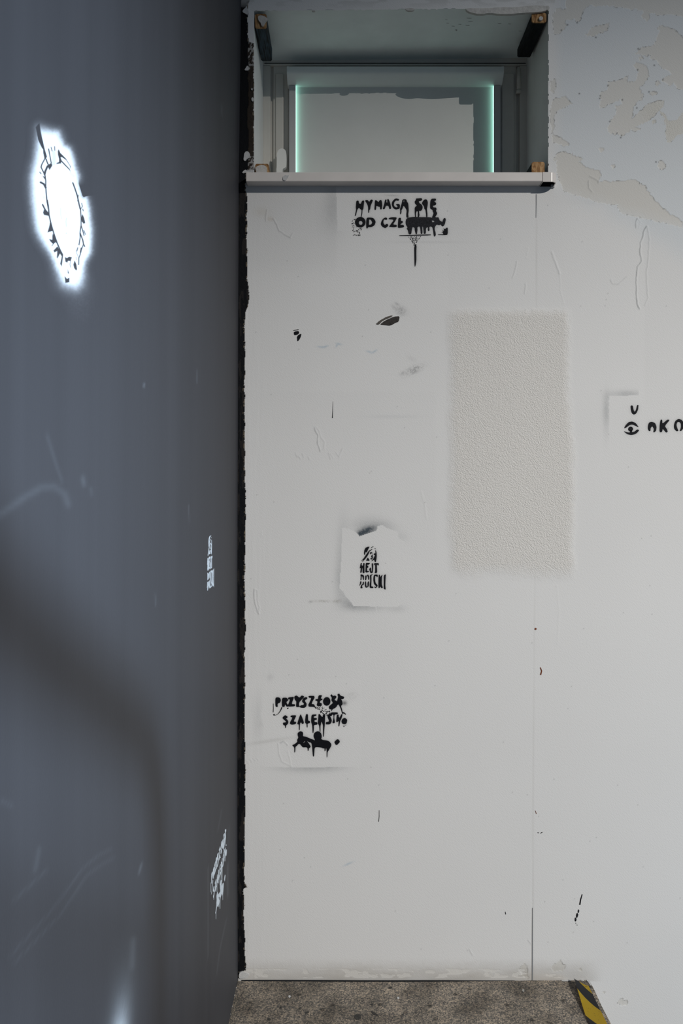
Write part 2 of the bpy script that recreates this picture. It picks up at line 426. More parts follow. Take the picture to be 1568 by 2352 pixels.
PRZY = [
 ('letter', [Q1((200,270),(290,255),(370,290),(395,380),(350,460),(290,470),(270,520),(280,600),(220,600),(200,560),(195,420))]),
 ('letter', [Q1((440,280),(560,270),(620,290),(640,340),(680,340),(580,440),(640,530),(655,590),(600,590),(540,500),(530,600),(440,600),(430,450))]),
 ('letter', [Q1((650,265),(850,240),(860,270),(770,505),(905,510),(900,580),(665,590),(640,560),(730,330),(660,320))]),
 ('letter', [Q1((870,235),(950,185),(1060,280),(1140,185),(1240,235),(1150,330),(1050,440),(1040,540),(1080,600),(960,610),(940,570),(955,400),(900,350))]),
 ('letter', [Q1((1190,290),(1300,245),(1350,280),(1330,320),(1270,350),(1255,400),(1320,480),(1310,580),(1250,635),(1130,635),(1060,600),(1110,545),(1200,540),(1235,480),(1150,410))]),
 ('letter', [Q2((-30,205),(225,210),(70,500),(180,510),(210,590),(260,660),(230,660),(190,600),(-60,585),(90,280),(0,275))]),
 ('letter', [Q2((340,180),(470,185),(410,300),(480,310),(470,350),(390,390),(380,460),(450,470),(450,580),(265,570),(310,390),(220,370),(235,325),(320,320))]),
 ('letter', [Q2(*ell(632,405,132,155,18))]),
 ('letter', [Q2((805,140),(850,215),(930,190),(985,240),(970,270),(900,360),(970,380),(1010,420),(1010,560),(940,640),(850,680),(800,760),(785,750),(810,690),(730,690),(705,590),(800,510),(860,450),(800,370),(820,260),(760,200))]),
 ('letter', [Q2((1015,150),(1080,120),(1120,200),(1270,245),(1230,320),(1140,310),(1190,400),(1200,520),(1140,570),(1180,680),(1200,790),(1260,800),(1330,870),(1310,885),(1250,830),(1210,860),(1180,820),(1150,700),(1100,580),(1050,500),(1000,560),(1000,420),(1030,300),(1045,220))]),
 ('letter', [Q1((470,960),(545,895),(640,960),(620,1000),(570,1020),(630,1070),(665,1150),(640,1220),(580,1270),(575,1360),(550,1360),(545,1270),(490,1260),(460,1170),(560,1165),(590,1130),(450,1010))]),
 ('letter', [Q1((750,910),(940,905),(930,960),(845,1130),(945,1145),(930,1220),(780,1245),(705,1190),(820,980),(740,965))]),
 ('letter', [Q1((1100,860),(1130,920),(1230,1180),(1170,1225),(1120,1150),(1075,1210),(1072,1440),(1045,1440),(1040,1220),(980,1230),(1030,1050))]),
 ('letter', [Q1((1290,870),(1365,860),(1370,1100),(1430,1110),(1445,1180),(1350,1200),(1355,1340),(1325,1340),(1320,1210),(1260,1170))]),
 ('letter', [Q2((100,880),(260,875),(265,910),(165,945),(160,1000),(270,1010),(280,1060),(190,1075),(190,1150),(290,1160),(300,1240),(170,1250),(165,1420),(150,1540),(128,1540),(120,1420),(110,1260),(70,1130),(80,960))]),
 ('letter', [Q2((340,855),(380,870),(480,990),(510,850),(570,870),(570,1000),(560,1250),(540,1450),(530,1670),(505,1680),(500,1450),(500,1250),(440,1110),(420,1230),(405,1290),(405,1500),(385,1510),(375,1400),(360,1260),(310,1200),(330,1000))]),
 ('letter', [Q2((680,880),(770,830),(830,890),(800,930),(750,930),(780,1000),(815,1080),(800,1170),(740,1230),(600,1230),(605,1150),(690,1140),(720,1100),(660,960))]),
 ('letter', [Q2((770,800),(1030,800),(1030,860),(910,880),(900,1000),(930,1180),(850,1190),(840,1150),(880,1010),(880,880),(800,880))]),
 ('letter', [Q2((1000,880),(1060,880),(1060,960),(1090,1000),(1160,860),(1200,870),(1170,1000),(1110,1120),(1085,1300),(1055,1305),(1060,1200),(1070,1100),(1000,1160),(975,1130),(985,980))]),
 ('letter', [Q2((1275,995),(1370,1060),(1350,1190),(1290,1230),(1200,1210),(1160,1130),(1190,1040))]),
 ('drip', [Q1(*stroke([(430,610),(390,720),(300,850),(180,915)],38,10))]),
 ('drip', [Q1(*stroke([(116,480),(122,640),(115,800)],14,20))]),
 ('figure_shape', [Fg((265,200),(330,160),(390,180),(405,220),(395,290),(470,300),(560,340),(700,395),(715,390),(670,290),(690,200),(780,155),(860,200),(885,290),(865,380),(1060,405),(1135,500),(1110,570),(1050,670),(1030,700),(1025,830),(1010,830),(1010,600),(985,600),(980,660),(960,680),(955,590),(920,605),(890,580),(740,565),(700,590),(690,700),(685,810),(660,810),(650,720),(640,590),(630,500),(610,450),(560,440),(490,395),(600,550),(580,585),(550,600),(545,660),(525,665),(520,590),(490,570),(400,575),(370,540),(320,480),(280,490),(240,540),(205,560),(200,700),(180,710),(180,570),(120,520),(190,490),(260,430),(250,380),(285,320),(265,260)), Fg((395,480),(440,410),(465,420),(400,475))]),
 ('diamond', [Fg((1290,355),(1360,430),(1260,530),(1200,435), it=1)]),
]
PR_SPAT = (spatter(85, [(724,1622),(740,1622),(758,1634),(758,1640),(745,1648),(738,1640),(730,1632)], 0.4, 1.1, 7)
           + spatter(6, [(788,1664),(794,1664),(794,1669),(788,1669)], 0.5, 1.0, 8)
           + spatter(5, [(628,1640),(631,1640),(631,1643),(628,1643)], 0.8, 1.2, 9)
           + spatter(4, [(658.5,1626),(661.5,1626),(661.5,1629),(658.5,1629)], 0.9, 1.2, 10))

HEJT = [
 ('hair', [H((480,250),(520,245),(570,215),(665,205),(600,310),(550,430),(520,470),(495,430),(470,470),(450,585),(430,570),(410,500),(430,350))]),
 ('hair', [H((640,375),(700,345),(785,310),(780,335),(710,380),(650,430),(600,570),(480,740),(340,895),(330,870),(400,790),(285,860),(295,835),(400,720),(520,540))]),
 ('hair', [H((725,250),(800,195),(840,195),(830,215),(735,270))]),
 ('hair', [H((875,265),(925,285),(940,320),(915,310))]),
 ('hair', [H((920,365),(945,375),(975,520),(980,640),(960,800),(940,905),(915,890),(880,850),(880,780),(760,860),(745,850),(830,750),(880,640),(910,590),(870,575),(840,540),(890,495),(930,520))]),
 ('eye', [H((670,475),(720,445),(765,465),(795,500),(770,510),(740,495),(710,550),(680,535),(690,500))]),
 ('nose', [H((770,560),(800,560),(790,640),(820,690),(790,710),(720,660))]),
 ('mouth', [H((690,735),(760,715),(800,730),(790,770),(720,780))]),
 ('neck', [H((580,690),(610,740),(665,830),(620,850),(590,830),(515,850),(520,790))]),
 ('letter', [H((265,940),(315,940),(295,1050),(375,1065),(375,940),(435,945),(425,1120),(430,1380),(415,1395),(345,1380),(350,1160),(325,1160),(300,1385),(240,1370),(270,1160),(220,1185),(240,1070))]),
 ('letter', [H((490,930),(590,935),(680,935),(670,960),(605,1030),(570,1000),(545,1060),(605,1080),(590,1170),(560,1140),(545,1150),(545,1280),(580,1320),(625,1285),(635,1350),(470,1370),(480,1200))]),
 ('letter', [H((755,945),(815,960),(820,1150),(800,1390),(720,1390),(690,1360),(670,1280),(640,1210),(715,1130),(725,1200),(730,1320),(755,1330),(770,1200))]),
 ('letter', [H((860,945),(1070,950),(1075,1000),(1060,1060),(990,990),(985,1100),(1000,1390),(885,1390),(910,1330),(915,1100),(910,990),(860,1050))]),
 ('letter_piece', [H((250,1440),(410,1490),(400,1715),(370,1700),(350,1580),(320,1520),(300,1560),(290,1710),(250,1710),(265,1560))]),
 ('letter_piece', [H((240,1765),(290,1770),(285,1870),(205,1970),(200,1955),(230,1870))]),
 ('letter_piece', [H((360,1785),(405,1780),(400,1920),(310,1960),(350,2075),(245,2075),(270,1960),(300,1910),(345,1900))]),
 ('letter_piece', [H((470,1500),(530,1500),(510,1710),(460,1715))]),
 ('letter_piece', [H((540,1470),(600,1460),(640,1560),(640,1690),(600,1690),(590,1570))]),
 ('letter_piece', [H((455,1775),(500,1770),(510,1960),(530,2010),(570,2000),(570,1850),(590,1770),(635,1770),(620,2010),(500,2055),(450,1980))]),
 ('letter', [H((675,1480),(800,1440),(790,1470),(740,1500),(745,1700),(730,2005),(800,1995),(840,2070),(670,2060),(665,1900),(690,1760),(685,1600))]),
 ('letter', [H((870,1460),(1030,1460),(1015,1590),(970,1530),(905,1520),(900,1650),(920,1830),(1020,1940),(1010,2000),(935,2075),(865,2010),(880,2000),(930,2030),(970,1990),(860,1890),(830,1700),(840,1550))]),
 ('letter', [H((1075,1460),(1120,1470),(1140,1600),(1165,1530),(1240,1465),(1240,1490),(1210,1560),(1200,1900),(1260,2060),(1200,2070),(1130,1980),(1110,2065),(1065,2065),(1060,1800))]),
 ('letter', [H((1300,1490),(1390,1440),(1375,1600),(1365,1950),(1380,2130),(1355,2135),(1295,2080),(1305,1900))]),
]
OKO = [
 ('letter', [K((565,345),(605,345),(620,430),(640,470),(670,430),(690,335),(715,335),(705,430),(670,500),(630,520),(590,490),(570,420))]),
 ('upper_eyelid', [K((440,780),(470,720),(530,660),(600,650),(670,690),(720,765),(680,740),(600,705),(540,720),(480,770))]),
 ('pupil', [K(*ell(565,795,46,44,14))]),
 ('lower_eyelid', [K((430,835),(500,860),(553,865),(556,820),(588,820),(592,860),(640,845),(690,800),(730,815),(690,870),(630,900),(570,908),(500,890))]),
 ('letter', [K((900,720),(920,670),(965,655),(1030,680),(1060,750),(1050,830),(1020,860),(1000,850),(1015,790),(980,735),(945,780),(945,830),(920,835),(895,790))]),
 ('letter', [K((1140,615),(1170,620),(1170,700),(1265,615),(1310,620),(1290,650),(1215,740),(1260,800),(1275,850),(1245,865),(1180,780),(1165,855),(1120,855),(1125,700))]),
 ('letter', [K((1480,600),(1550,625),(1590,700),(1570,790),(1530,835),(1505,830),(1530,770),(1530,690),(1500,655),(1460,660),(1440,710),(1455,780),(1480,830),(1450,840),(1400,790),(1395,720),(1420,640))]),
]

# ------------------------------------------------------------------ back wall: a dense relief mesh with its paint layers
GX = np.concatenate([np.arange(540, 1572, 1.5), [1600, 1680, 1800, 2000, 2400, 3000]])
GY = np.concatenate([[-900, -600, -400, -250, -150, -80, -40], np.arange(-20, 2362, 1.5), [2380, 2420, 2500, 2700, 3200, 3700]])
X, Y = np.meshgrid(GX, GY)
ny, nx = X.shape
C_WHITE = np.array([0.672, 0.668, 0.664]); C_OLD = np.array([0.612, 0.600, 0.574]); C_FRESH = np.array([0.612, 0.634, 0.652])
PAINT = np.ones((ny, nx, 3)) * C_WHITE
HGT = np.zeros((ny, nx)); GRIT = np.zeros((ny, nx))
wx = (fnoise(X / 9, Y / 9, 3) - 0.5) * 9; wy = (fnoise(X / 9, Y / 9, 4) - 0.5) * 9
wx3 = (vnoise(X / 3.1, Y / 3.1, 13) - 0.5) * 4.2; wy3 = (vnoise(X / 3.1, Y / 3.1, 14) - 0.5) * 4.2
wx2 = (fnoise(X / 60, Y / 60, 5) - 0.5) * 30; wy2 = (fnoise(X / 60, Y / 60, 6) - 0.5) * 30

def mix(mask, col, a=1.0):
    global PAINT
    m = (np.clip(mask, 0, 1) * a)[..., None]
    PAINT = PAINT * (1 - m) + np.array(col) * m

# cool fresh coat over the upper right
fresh = sstep(1262, 1300, X + wx2 * 0.4) * (1 - sstep(470, 560, Y - (X - 1450) * 0.55 + wy2))
mix(fresh, C_FRESH)
# broad rolled-on patches of slightly different white
for (x0, x1, y0, y1, f, v) in ((560, 772, 440, 620, 25, -0.035), (690, 1030, 440, 700, 40, 0.02), (1290, 1480, 470, 930, 40, 0.02), (600, 1000, 900, 1250, 90, -0.015), (560, 830, 1560, 1765, 30, 0.015)):
    m = sstep(x0 - f, x0 + f, X + wx2) * (1 - sstep(x1 - 4, x1 + 4, X)) * sstep(y0 - 4, y0 + 4, Y) * (1 - sstep(y1 - f, y1 + f, Y + wy2))
    PAINT *= (1 + v * m)[..., None]

# peeled paint: older coat shows through, half a millimetre lower
P3 = lambda *p: [(1250 + x / 4.2, y / 4.2) for x, y in p]
P0 = lambda *p: [(1000 + x / 2.76, 2150 + y / 2.76) for x, y in p]
P7 = lambda *p: [(1260 + x / 7.84, 2200 + y / 7.84) for x, y in p]
PEEL = [
 P3((220,-60),(1900,-60),(1900,160),(1336,160),(1280,145),(1200,140),(1080,150),(1050,125),(1010,135),(1015,185),(990,210),(940,160),(950,110),(870,90),(640,60),(430,55),(390,85),(345,190),(330,215),(290,180),(200,200),(210,250),(150,330),(90,330),(75,150),(110,85),(200,90)),
 P3((1085,270),(1130,245),(1250,275),(1336,360),(1500,500),(1460,800),(1336,865),(1290,860),(1250,800),(1210,830),(1120,770),(1230,715),(1190,685),(1150,670),(1090,600),(1060,580),(1010,550),(1040,535),(980,540),(870,515),(920,465),(1060,430),(1110,290)),
 P3((610,800),(720,770),(805,735),(790,785),(880,785),(900,690),(855,635),(880,600),(990,640),(1010,715),(985,770),(920,850),(950,920),(940,960),(885,985),(840,1100),(850,1150),(1000,1000),(1090,970),(1155,970),(1140,1040),(1010,1160),(860,1230),(740,1330),(700,1260),(690,1300),(620,1280),(610,1220),(690,1090),(690,1030),(750,1000),(740,960),(640,1000),(540,1050),(535,890),(615,870)),
 P3((1110,1070),(1150,1090),(1200,1170),(1270,1160),(1336,1090),(1450,1050),(1430,1250),(1336,1290),(1260,1310),(1230,1375),(1190,1370),(1170,1310),(1165,1170)),
 P3((70,960),(200,930),(275,990),(220,1030),(120,1060),(90,1150),(90,1300),(250,1390),(200,1415),(80,1370),(55,1150)),
 P3((110,1490),(190,1460),(370,1530),(330,1560),(400,1610),(530,1640),(550,1690),(520,1760),(600,1750),(880,1735),(960,1780),(1060,1930),(1180,2040),(1336,2140),(1336,2200),(1100,2140),(730,2060),(710,1980),(500,1950),(300,1880),(180,1850),(130,1700)),
 P3((380,340),(480,255),(630,225),(600,290),(480,350)), P3(*ell(550,1445,26,28,8)), P3(*ell(1130,1590,38,45,9)), P3(*ell(660,1605,18,14,7)), P3(*ell(1050,905,36,22,8)), P3(*ell(1090,805,24,28,7)), P3(*ell(880,1245,44,18,8)), P3(*ell(1055,1175,20,20,7)),
 P3(*ell(105,1535,16,18,7)), P3(*ell(930,560,18,22,7)), P3((55,780),(110,760),(110,850),(85,900),(55,890)),
 P0((530,200),(560,170),(580,200),(580,240),(600,270),(560,260),(540,240)), P0((735,190),(790,150),(820,190),(810,220),(740,225)),
 P7((1240,790),(1310,730),(1390,770),(1430,800),(1400,850),(1260,840)), P7((940,620),(1000,600),(1060,640),(1000,625)), P7(*ell(570,205,30,30,7)),
]
peel_id = np.zeros((ny, nx), int)
peel = np.zeros((ny, nx))
for i, p in enumerate(PEEL):
    xs = [q[0] for q in p]; ys = [q[1] for q in p]
    m = inside(X + wx * 0.5 + wx3, Y + wy * 0.5 + wy3, p) & (X > min(xs) - 12) & (X < max(xs) + 12)
    peel[m] = 1
    if i < 6: peel_id[m] = i + 1
peel5 = (peel_id == 6) * (1 - sstep(455, 520, Y - (X - 1420) * 0.28 + wy2 * 0.6))
mix(np.where(peel_id == 6, 0, peel), C_OLD); mix(peel5, (0.60, 0.585, 0.555))
peel = np.where(peel_id == 6, peel5, peel)
HGT -= 0.0008 * peel
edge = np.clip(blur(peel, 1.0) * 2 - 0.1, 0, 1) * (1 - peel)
HGT += 0.0004 * edge * (vnoise(X / 7, Y / 7, 31) > 0.45)
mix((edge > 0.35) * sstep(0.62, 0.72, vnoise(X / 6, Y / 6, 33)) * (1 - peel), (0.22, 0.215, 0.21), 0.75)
# crusty residue on two of the peeled spots
for cx, cy, r in ((1504, 258, 22), (1545, 292, 34)):
    g = peel * np.exp(-((X - cx) ** 2 + (Y - cy) ** 2) / (2 * r * r)); GRIT += 0.5 * g; mix(g, (0.60, 0.585, 0.54), 0.7)
# tiny holes along the torn edges
for i, (x, y) in enumerate([(1303,57),(1289,69),(1330,215),(1378,220),(1377,226),(1490,211),(1502,150),(1522,183),(1464,160),(1465,112),(1427,311),(1425,316),(1400,279),(1506,372),(1396,196),(1429,229),(1368,86),(1325,52),(1462,248)]):
    g = np.exp(-((X - x) ** 2 + (Y - y) ** 2) / (2 * 1.3 ** 2)); mix(g, (0.06, 0.06, 0.06), 0.85)
for i in range(90):
    rx, ry = np.random.RandomState(900 + i).uniform((570, 460), (1568, 2230))
    g = np.exp(-((X - rx) ** 2 + (Y - ry) ** 2) / (2 * 0.9 ** 2)); mix(g, (0.25, 0.25, 0.25), 0.55)

# rough rendered rectangle
rx = sstep(1022, 1055, X + wx + wx2 * 0.5) * (1 - sstep(1292, 1318, X + wx + wx2 * 0.5 - 12 * sstep(900, 1150, Y)))
ry = sstep(704, 728, Y + wy) * (1 - sstep(1285, 1335, Y + wy + wy2 * 0.7))
patch = rx * ry
GRIT += patch
GRIT += 0.28 * sstep(0.02, 0.5, blur(patch, 8)) * (1 - patch)
mix(patch, (0.650, 0.628, 0.600), 0.85)
HGT += 0.0010 * patch

# blisters, trowel ridges and scraped outlines
def ridge(pts, h=0.0010, wd=1.6, side=0.0):
    global HGT
    xs = [p[0] for p in pts]; ys = [p[1] for p in pts]
    ix = np.where((GX > min(xs) - 15) & (GX < max(xs) + 15))[0]; iy = np.where((GY > min(ys) - 15) & (GY < max(ys) + 15))[0]
    sl = np.s_[iy[0]:iy[-1] + 1, ix[0]:ix[-1] + 1]
    d = dist_seg(X[sl] + wx[sl] * 0.3, Y[sl] + wy[sl] * 0.3, pts)
    g = np.exp(-0.5 * (d / (wd * 0.68)) ** 2)
    HGT[sl] += 0.5 * h * g
    if side:  # shade on the ridge's left flank, painted into the wall colour
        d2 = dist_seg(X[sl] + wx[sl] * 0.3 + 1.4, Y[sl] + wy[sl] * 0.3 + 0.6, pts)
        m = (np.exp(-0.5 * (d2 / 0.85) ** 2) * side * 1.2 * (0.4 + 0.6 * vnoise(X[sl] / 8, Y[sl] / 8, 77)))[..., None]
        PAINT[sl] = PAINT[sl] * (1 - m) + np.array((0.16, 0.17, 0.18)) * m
Z6 = lambda *p: [(1150 + x / 3.751, 430 + y / 3.751) for x, y in p]
Z4 = lambda *p: [(560 + x / 4.054, 880 + y / 4.054) for x, y in p]
Z8 = lambda *p: [(540 + x / 6.03, 380 + y / 6.03) for x, y in p]
Z7 = lambda *p: [(560 + x / 5.6, 1560 + y / 5.6) for x, y in p]
ridge(Z6((1260,335),(1235,380),(1228,420),(1205,480),(1200,560),(1215,640),(1180,690),(1168,780),(1168,900),(1175,1000),(1195,1050)), 0.0016, 1.6, 0.6)
ridge(Z6((1262,335),(1270,390),(1280,460),(1272,600),(1255,740),(1258,860),(1270,950),(1240,1020)), 0.0012, 1.6, 0.12)
ridge(Z6((1180,270),(1165,300),(1165,350)), 0.0012, 1.4, 0.4); ridge(Z6((1180,270),(1200,300),(1190,350)), 0.0008, 1.4)
ridge(Z6((440,560),(470,650),(505,745)), 0.0016, 2.4, 0.16); ridge(Z6((505,745),(515,900),(540,1000)), 0.0007, 1.6)
ridge(Z6((140,640),(125,720),(100,780)), 0.0011, 1.5, 0.2); ridge(Z6((215,830),(205,920)), 0.0012, 1.5, 0.15); ridge(Z6((235,520),(220,610)), 0.0007, 1.4)
ridge(Z6((945,795),(965,835),(1010,840),(1090,770)), 0.0007, 1.3, 0.2)
ridge(Z4((660,420),(690,490),(690,560),(710,635)), 0.0012, 1.4, 0.4); ridge(Z4((670,410),(700,440),(715,500),(750,550),(750,610),(710,635)), 0.0009, 1.4, 0.1)
for a in ((480,650,500,690),(510,680,530,710),(545,660,560,700),(600,690,610,715),(790,650,810,710),(810,660,830,700),(860,650,890,690),(890,680,920,610)):
    ridge(Z4((a[0], a[1]), (a[2], a[3])), 0.0008, 1.2, 0.15)
ridge(Z4((100,1920),(95,1980),(110,2060),(140,2150)), 0.0011, 1.3, 0.35); ridge(Z4((100,1920),(125,1930),(130,2020),(145,2100),(140,2150)), 0.0010, 1.3, 0.1)
ridge(Z4((165,1380),(165,1420)), 0.0008, 1.3)
ridge(Z8((450,610),(425,700),(430,770)), 0.0010, 1.3, 0.25); ridge(Z8((530,740),(580,820),(610,910),(700,970),(770,998)), 0.0012, 1.3, 0.4); ridge(Z8((800,940),(770,998)), 0.0009, 1.2, 0.2)
ridge(Z7((440,830),(455,960),(490,1060),(610,1125)), 0.0009, 1.4, 0.12); ridge(Z7((470,820),(520,800),(560,850)), 0.0011, 1.4, 0.3); ridge(Z7((565,920),(610,1110)), 0.0009, 1.4)
for i in range(4): ridge(Z7((30 + 45 * i, 1040 - 8 * i), (60 + 42 * i, 1075 - 12 * i)), 0.0008, 1.3, 0.12)
ridge([(1352,415),(1353,432),(1360,441)], 0.0014, 1.8, 0.25); ridge([(1355,405),(1373,415),(1374,420)], 0.0014, 1.8, 0.3)
ridge([(1078,2180),(1086,2194)], 0.0008, 1.3, 0.25); ridge([(1213,2160),(1219,2168)], 0.0008, 1.3, 0.25)
ridge([(968,1130),(975,1160),(979,1190)], 0.0007, 2.2); ridge([(1278,1345),(1284,1400),(1280,1480)], 0.0004, 2)
# vertical brush strokes near the black corner
strk = (1 - sstep(560, 660, X)) * sstep(455, 470, Y)
HGT += 0.00035 * strk * (fnoise(X / 5, Y / 90, 12) - 0.5)
# board joint running down the wall
jx = 1231 - 9 * sstep(445, 2250, Y)
HGT -= 0.0005 * np.exp(-0.5 * ((X - jx) / 1.6) ** 2) * (1 - patch) * (0.3 + 0.7 * sstep(1900, 2100, Y))
mix(np.exp(-0.5 * ((X - jx) / 1.6) ** 2) * (1 - patch) * (Y > 450) * (0.25 + 0.75 * vnoise(X * 0, Y / 60, 41)), (0.50, 0.49, 0.47), 0.35)

# stains and smudges
def blob(cx, cy, sx, sy, col, a, rot=0.0, grain=0.0, seed=1):
    c, s = math.cos(rot), math.sin(rot)
    u = (X - cx) * c + (Y - cy) * s; v = -(X - cx) * s + (Y - cy) * c
    g = np.exp(-0.5 * ((u / sx) ** 2 + (v / sy) ** 2))
    if grain: g = g * (1 - grain + grain * sstep(0.4, 0.65, vnoise(X / 2.4 + Y / 5, Y / 2.4, seed)))
    mix(g, col, a)
DK = (0.05, 0.05, 0.055)
blob(920, 714, 9, 7, DK, 0.42, 0.5, 0.5); blob(905, 706, 5, 2.5, DK, 0.35, 0.7, 0.4); blob(911, 698, 4, 2, DK, 0.3, 0.6)
blob(950, 850, 15, 5.5, DK, 0.55, -0.45, 0.75, 3); blob(946, 824, 8, 4, DK, 0.12, 0.5, 0.5); blob(925, 857, 5, 3, DK, 0.3, -0.3, 0.6)
for cx, cy, sx, r in ((737, 797, 6, 0.1), (747, 796, 5, -0.3), (773, 794, 3, -1.0), (778, 790, 5, 0.2), (848, 808, 5, 0.3), (860, 807, 5, -0.6), (800, 1984, 8, -0.4)):
    blob(cx, cy, sx, 1.5, (0.33, 0.43, 0.52), 0.55, r)
blob(902, 957, 40, 3, (0.4, 0.42, 0.44), 0.18); blob(740, 1381, 14, 2, (0.24, 0.22, 0.18), 0.45, 0, 0.6); blob(774, 1381, 6, 3, (0.24, 0.22, 0.18), 0.5, 0, 0.6); blob(713, 1382, 3, 2, DK, 0.3)
blob(806, 1598, 10, 7, (0.3, 0.3, 0.3), 0.25, 0, 0.6); blob(620, 1556, 5, 6, DK, 0.12, 0.3); blob(618, 1702, 40, 3, (0.35, 0.34, 0.32), 0.25, -0.15)
blob(600, 487, 14, 8, (0.5, 0.45, 0.36), 0.25); blob(620, 503, 6, 4, (0.45, 0.38, 0.28), 0.3)
blob(1400, 2020, 8, 2, DK, 0.0)
# overspray mist along the paper edges of the stencils
def mist(poly, blobs):
    out = ~inside(X + wx * 0.12, Y + wy * 0.12, poly) if poly else np.ones(X.shape, bool)
    a = np.zeros(X.shape)
    for cx, cy, sx, sy, amp, rot in blobs:
        c, s = math.cos(rot), math.sin(rot)
        u = (X - cx) * c + (Y - cy) * s; v = -(X - cx) * s + (Y - cy) * c
        a += amp * np.exp(-0.5 * ((u / sx) ** 2 + (v / sy) ** 2))
    a *= 0.8 + 0.4 * vnoise(X / 2.2, Y / 2.2, 55)
    mix(out * a, (0.06, 0.075, 0.09))
J = lambda *p: [(760 + x / 7.84, 1180 + y / 7.84) for x, y in p]
mist(J((200,250),(330,275),(420,310),(500,390),(500,410),(760,320),(820,300),(840,220),(920,200),(1010,260),(1200,320),(1220,450),(1330,500),(1330,1560),(1200,1680),(820,1670),(820,1900),(800,1675),(400,1660),(330,1560),(260,1480),(220,1400),(155,1350),(185,800)),
     [(842, 1220, 16, 7, 0.85, -0.35), (826, 1229, 8, 6, 0.5, -0.5), (845, 1208, 26, 14, 0.25, 0), (784, 1275, 9, 55, 0.20, 0.04), (781, 1335, 9, 25, 0.16, 0), (797, 1376, 16, 14, 0.17, 0.7), (840, 1394, 30, 7, 0.30, 0), (806, 1388, 15, 8, 0.2, 0.2), (890, 1210, 18, 10, 0.15, 0.3), (920, 1235, 12, 8, 0.10, 0), (912, 1398, 14, 6, 0.14, 0), (826, 1236, 6, 1.6, 0.25, 0.1)])
mist([(602, 1560), (602, 1625), (598, 1640), (606, 1672), (606, 1761), (700, 1763), (830, 1760), (830, 1560)], [(592, 1650, 8, 38, 0.12, 0), (606, 1664, 8, 5, 0.06, 0), (712, 1764, 38, 8, 0.24, -0.02), (650, 1764, 30, 5, 0.08, 0), (760, 1763, 30, 6, 0.12, 0)])
mist([(1398, 909), (1466, 908), (1467, 840), (1700, 840), (1700, 1100), (1398, 1040)], [(1440, 905, 24, 6, 0.30, 0), (1392, 940, 6, 24, 0.24, 0), (1392, 975, 5, 30, 0.08, 0), (1398, 910, 8, 8, 0.08, 0), (1567, 902, 5, 4, 0.2, 0)])
mist([(772, 430), (775, 530), (1040, 530), (1040, 430)], [(765, 470, 14, 40, 0.20, 0), (750, 500, 25, 30, 0.06, 0)])
blob(900, 449, 12, 1.5, DK, 0.25, 0.05); blob(980, 556, 60, 2, (0.4, 0.4, 0.4), 0.2)
# soft black halo of the sprayed letters
ink = np.zeros((ny, nx))
for st in (WYMAGA, PRZY, HEJT, OKO):
    for nm, loops in st:
        xs = [p[0] for p in loops[0]]; ys = [p[1] for p in loops[0]]
        ix = np.where((GX > min(xs) - 4) & (GX < max(xs) + 4))[0]; iy = np.where((GY > min(ys) - 4) & (GY < max(ys) + 4))[0]
        sl = np.s_[iy[0]:iy[-1] + 1, ix[0]:ix[-1] + 1]
        m = inside(X[sl], Y[sl], loops[0])
        for hl in loops[1:]: m &= ~inside(X[sl], Y[sl], hl)
        ink[sl] = np.maximum(ink[sl], m)
halo = np.clip(0.55 * blur(ink, 1.2) + 0.45 * blur(ink, 3.4), 0, 1)
mix(halo, (0.03, 0.034, 0.042), 0.75)
mix(np.exp(-0.5 * (((X - 791) / 4) ** 2 + ((Y - 1615) / 3.5) ** 2)), DK, 0.75)

# grime along the foot of the wall, white chips over it
foot = sstep(2196, 2246, Y + wy * 0.8) * (1 - sstep(1330, 1390, X)) * (1 - sstep(2252, 2256, Y))
mix(foot * (0.5 + 0.5 * fnoise(X / 60, Y / 14, 21)), (0.36, 0.335, 0.30), 0.75)
chips = (fnoise(X / 26, Y / 9, 22) > 0.60) & (Y > 2224) & (Y < 2246) & (X < 1290)
mix(chips, (0.60, 0.585, 0.56), 0.9); HGT -= 0.0004 * chips

# black painted strip in the corner, with the charred plaster beside the window
LY = [-900, 0, 380, 760, 1300, 2000, 2250, 3700]; LX = [556, 553.6, 548.5, 546.6, 545, 545, 546, 546]
sx_y = [-900, 0, 20, 60, 95, 100, 390, 400, 440, 445, 520, 560, 640, 664, 672, 690, 720, 750, 1000, 1190, 1290, 1390, 1440, 1500, 1760, 1850, 2030, 2038, 2042, 2150, 2205, 2216, 2229, 2233, 2250, 3700]
sx_x = [570, 572, 569, 569, 570, 583, 583, 564.5, 564, 566.5, 566.5, 566.5, 568, 570.5, 572, 570, 564, 562, 562, 564, 562, 562, 564, 561, 563, 563, 561.5, 567, 559, 561, 563, 565, 563, 549, 547, 547]
edge_x = np.interp(Y, sx_y, sx_x) + (fnoise(X * 0, Y / 16, 61) - 0.5) * 4.0 + (vnoise(X * 0, Y / 2.5, 68) - 0.5) * 0.8
strip = (X < edge_x)
char = strip & (X > 569 + (vnoise(X * 0, Y / 12, 62) - 0.5) * 4) & (Y > 95) & (Y < 396)
mix(strip, (0.005, 0.0055, 0.007))
mix(char, (0.030, 0.023, 0.018))
speck = char * ((Y < 160) | (Y > 358)) * sstep(0.50, 0.60, fnoise(X / 3.5 + Y / 9, Y / 4.5, 63, 2))
mix(speck, (0.40, 0.39, 0.38), 0.75)
mix(strip & (X > edge_x - 3) & (vnoise(X / 2, Y / 4, 64) > 0.72), (0.20, 0.16, 0.11), 0.7)
mix(strip & (Y > 420) & (fnoise(X / 6, Y / 40, 65) > 0.60), (0.035, 0.030, 0.027), 0.4)
HGT = np.where(strip, -0.0012 + 0.0008 * fnoise(X / 6, Y / 9, 66), HGT)
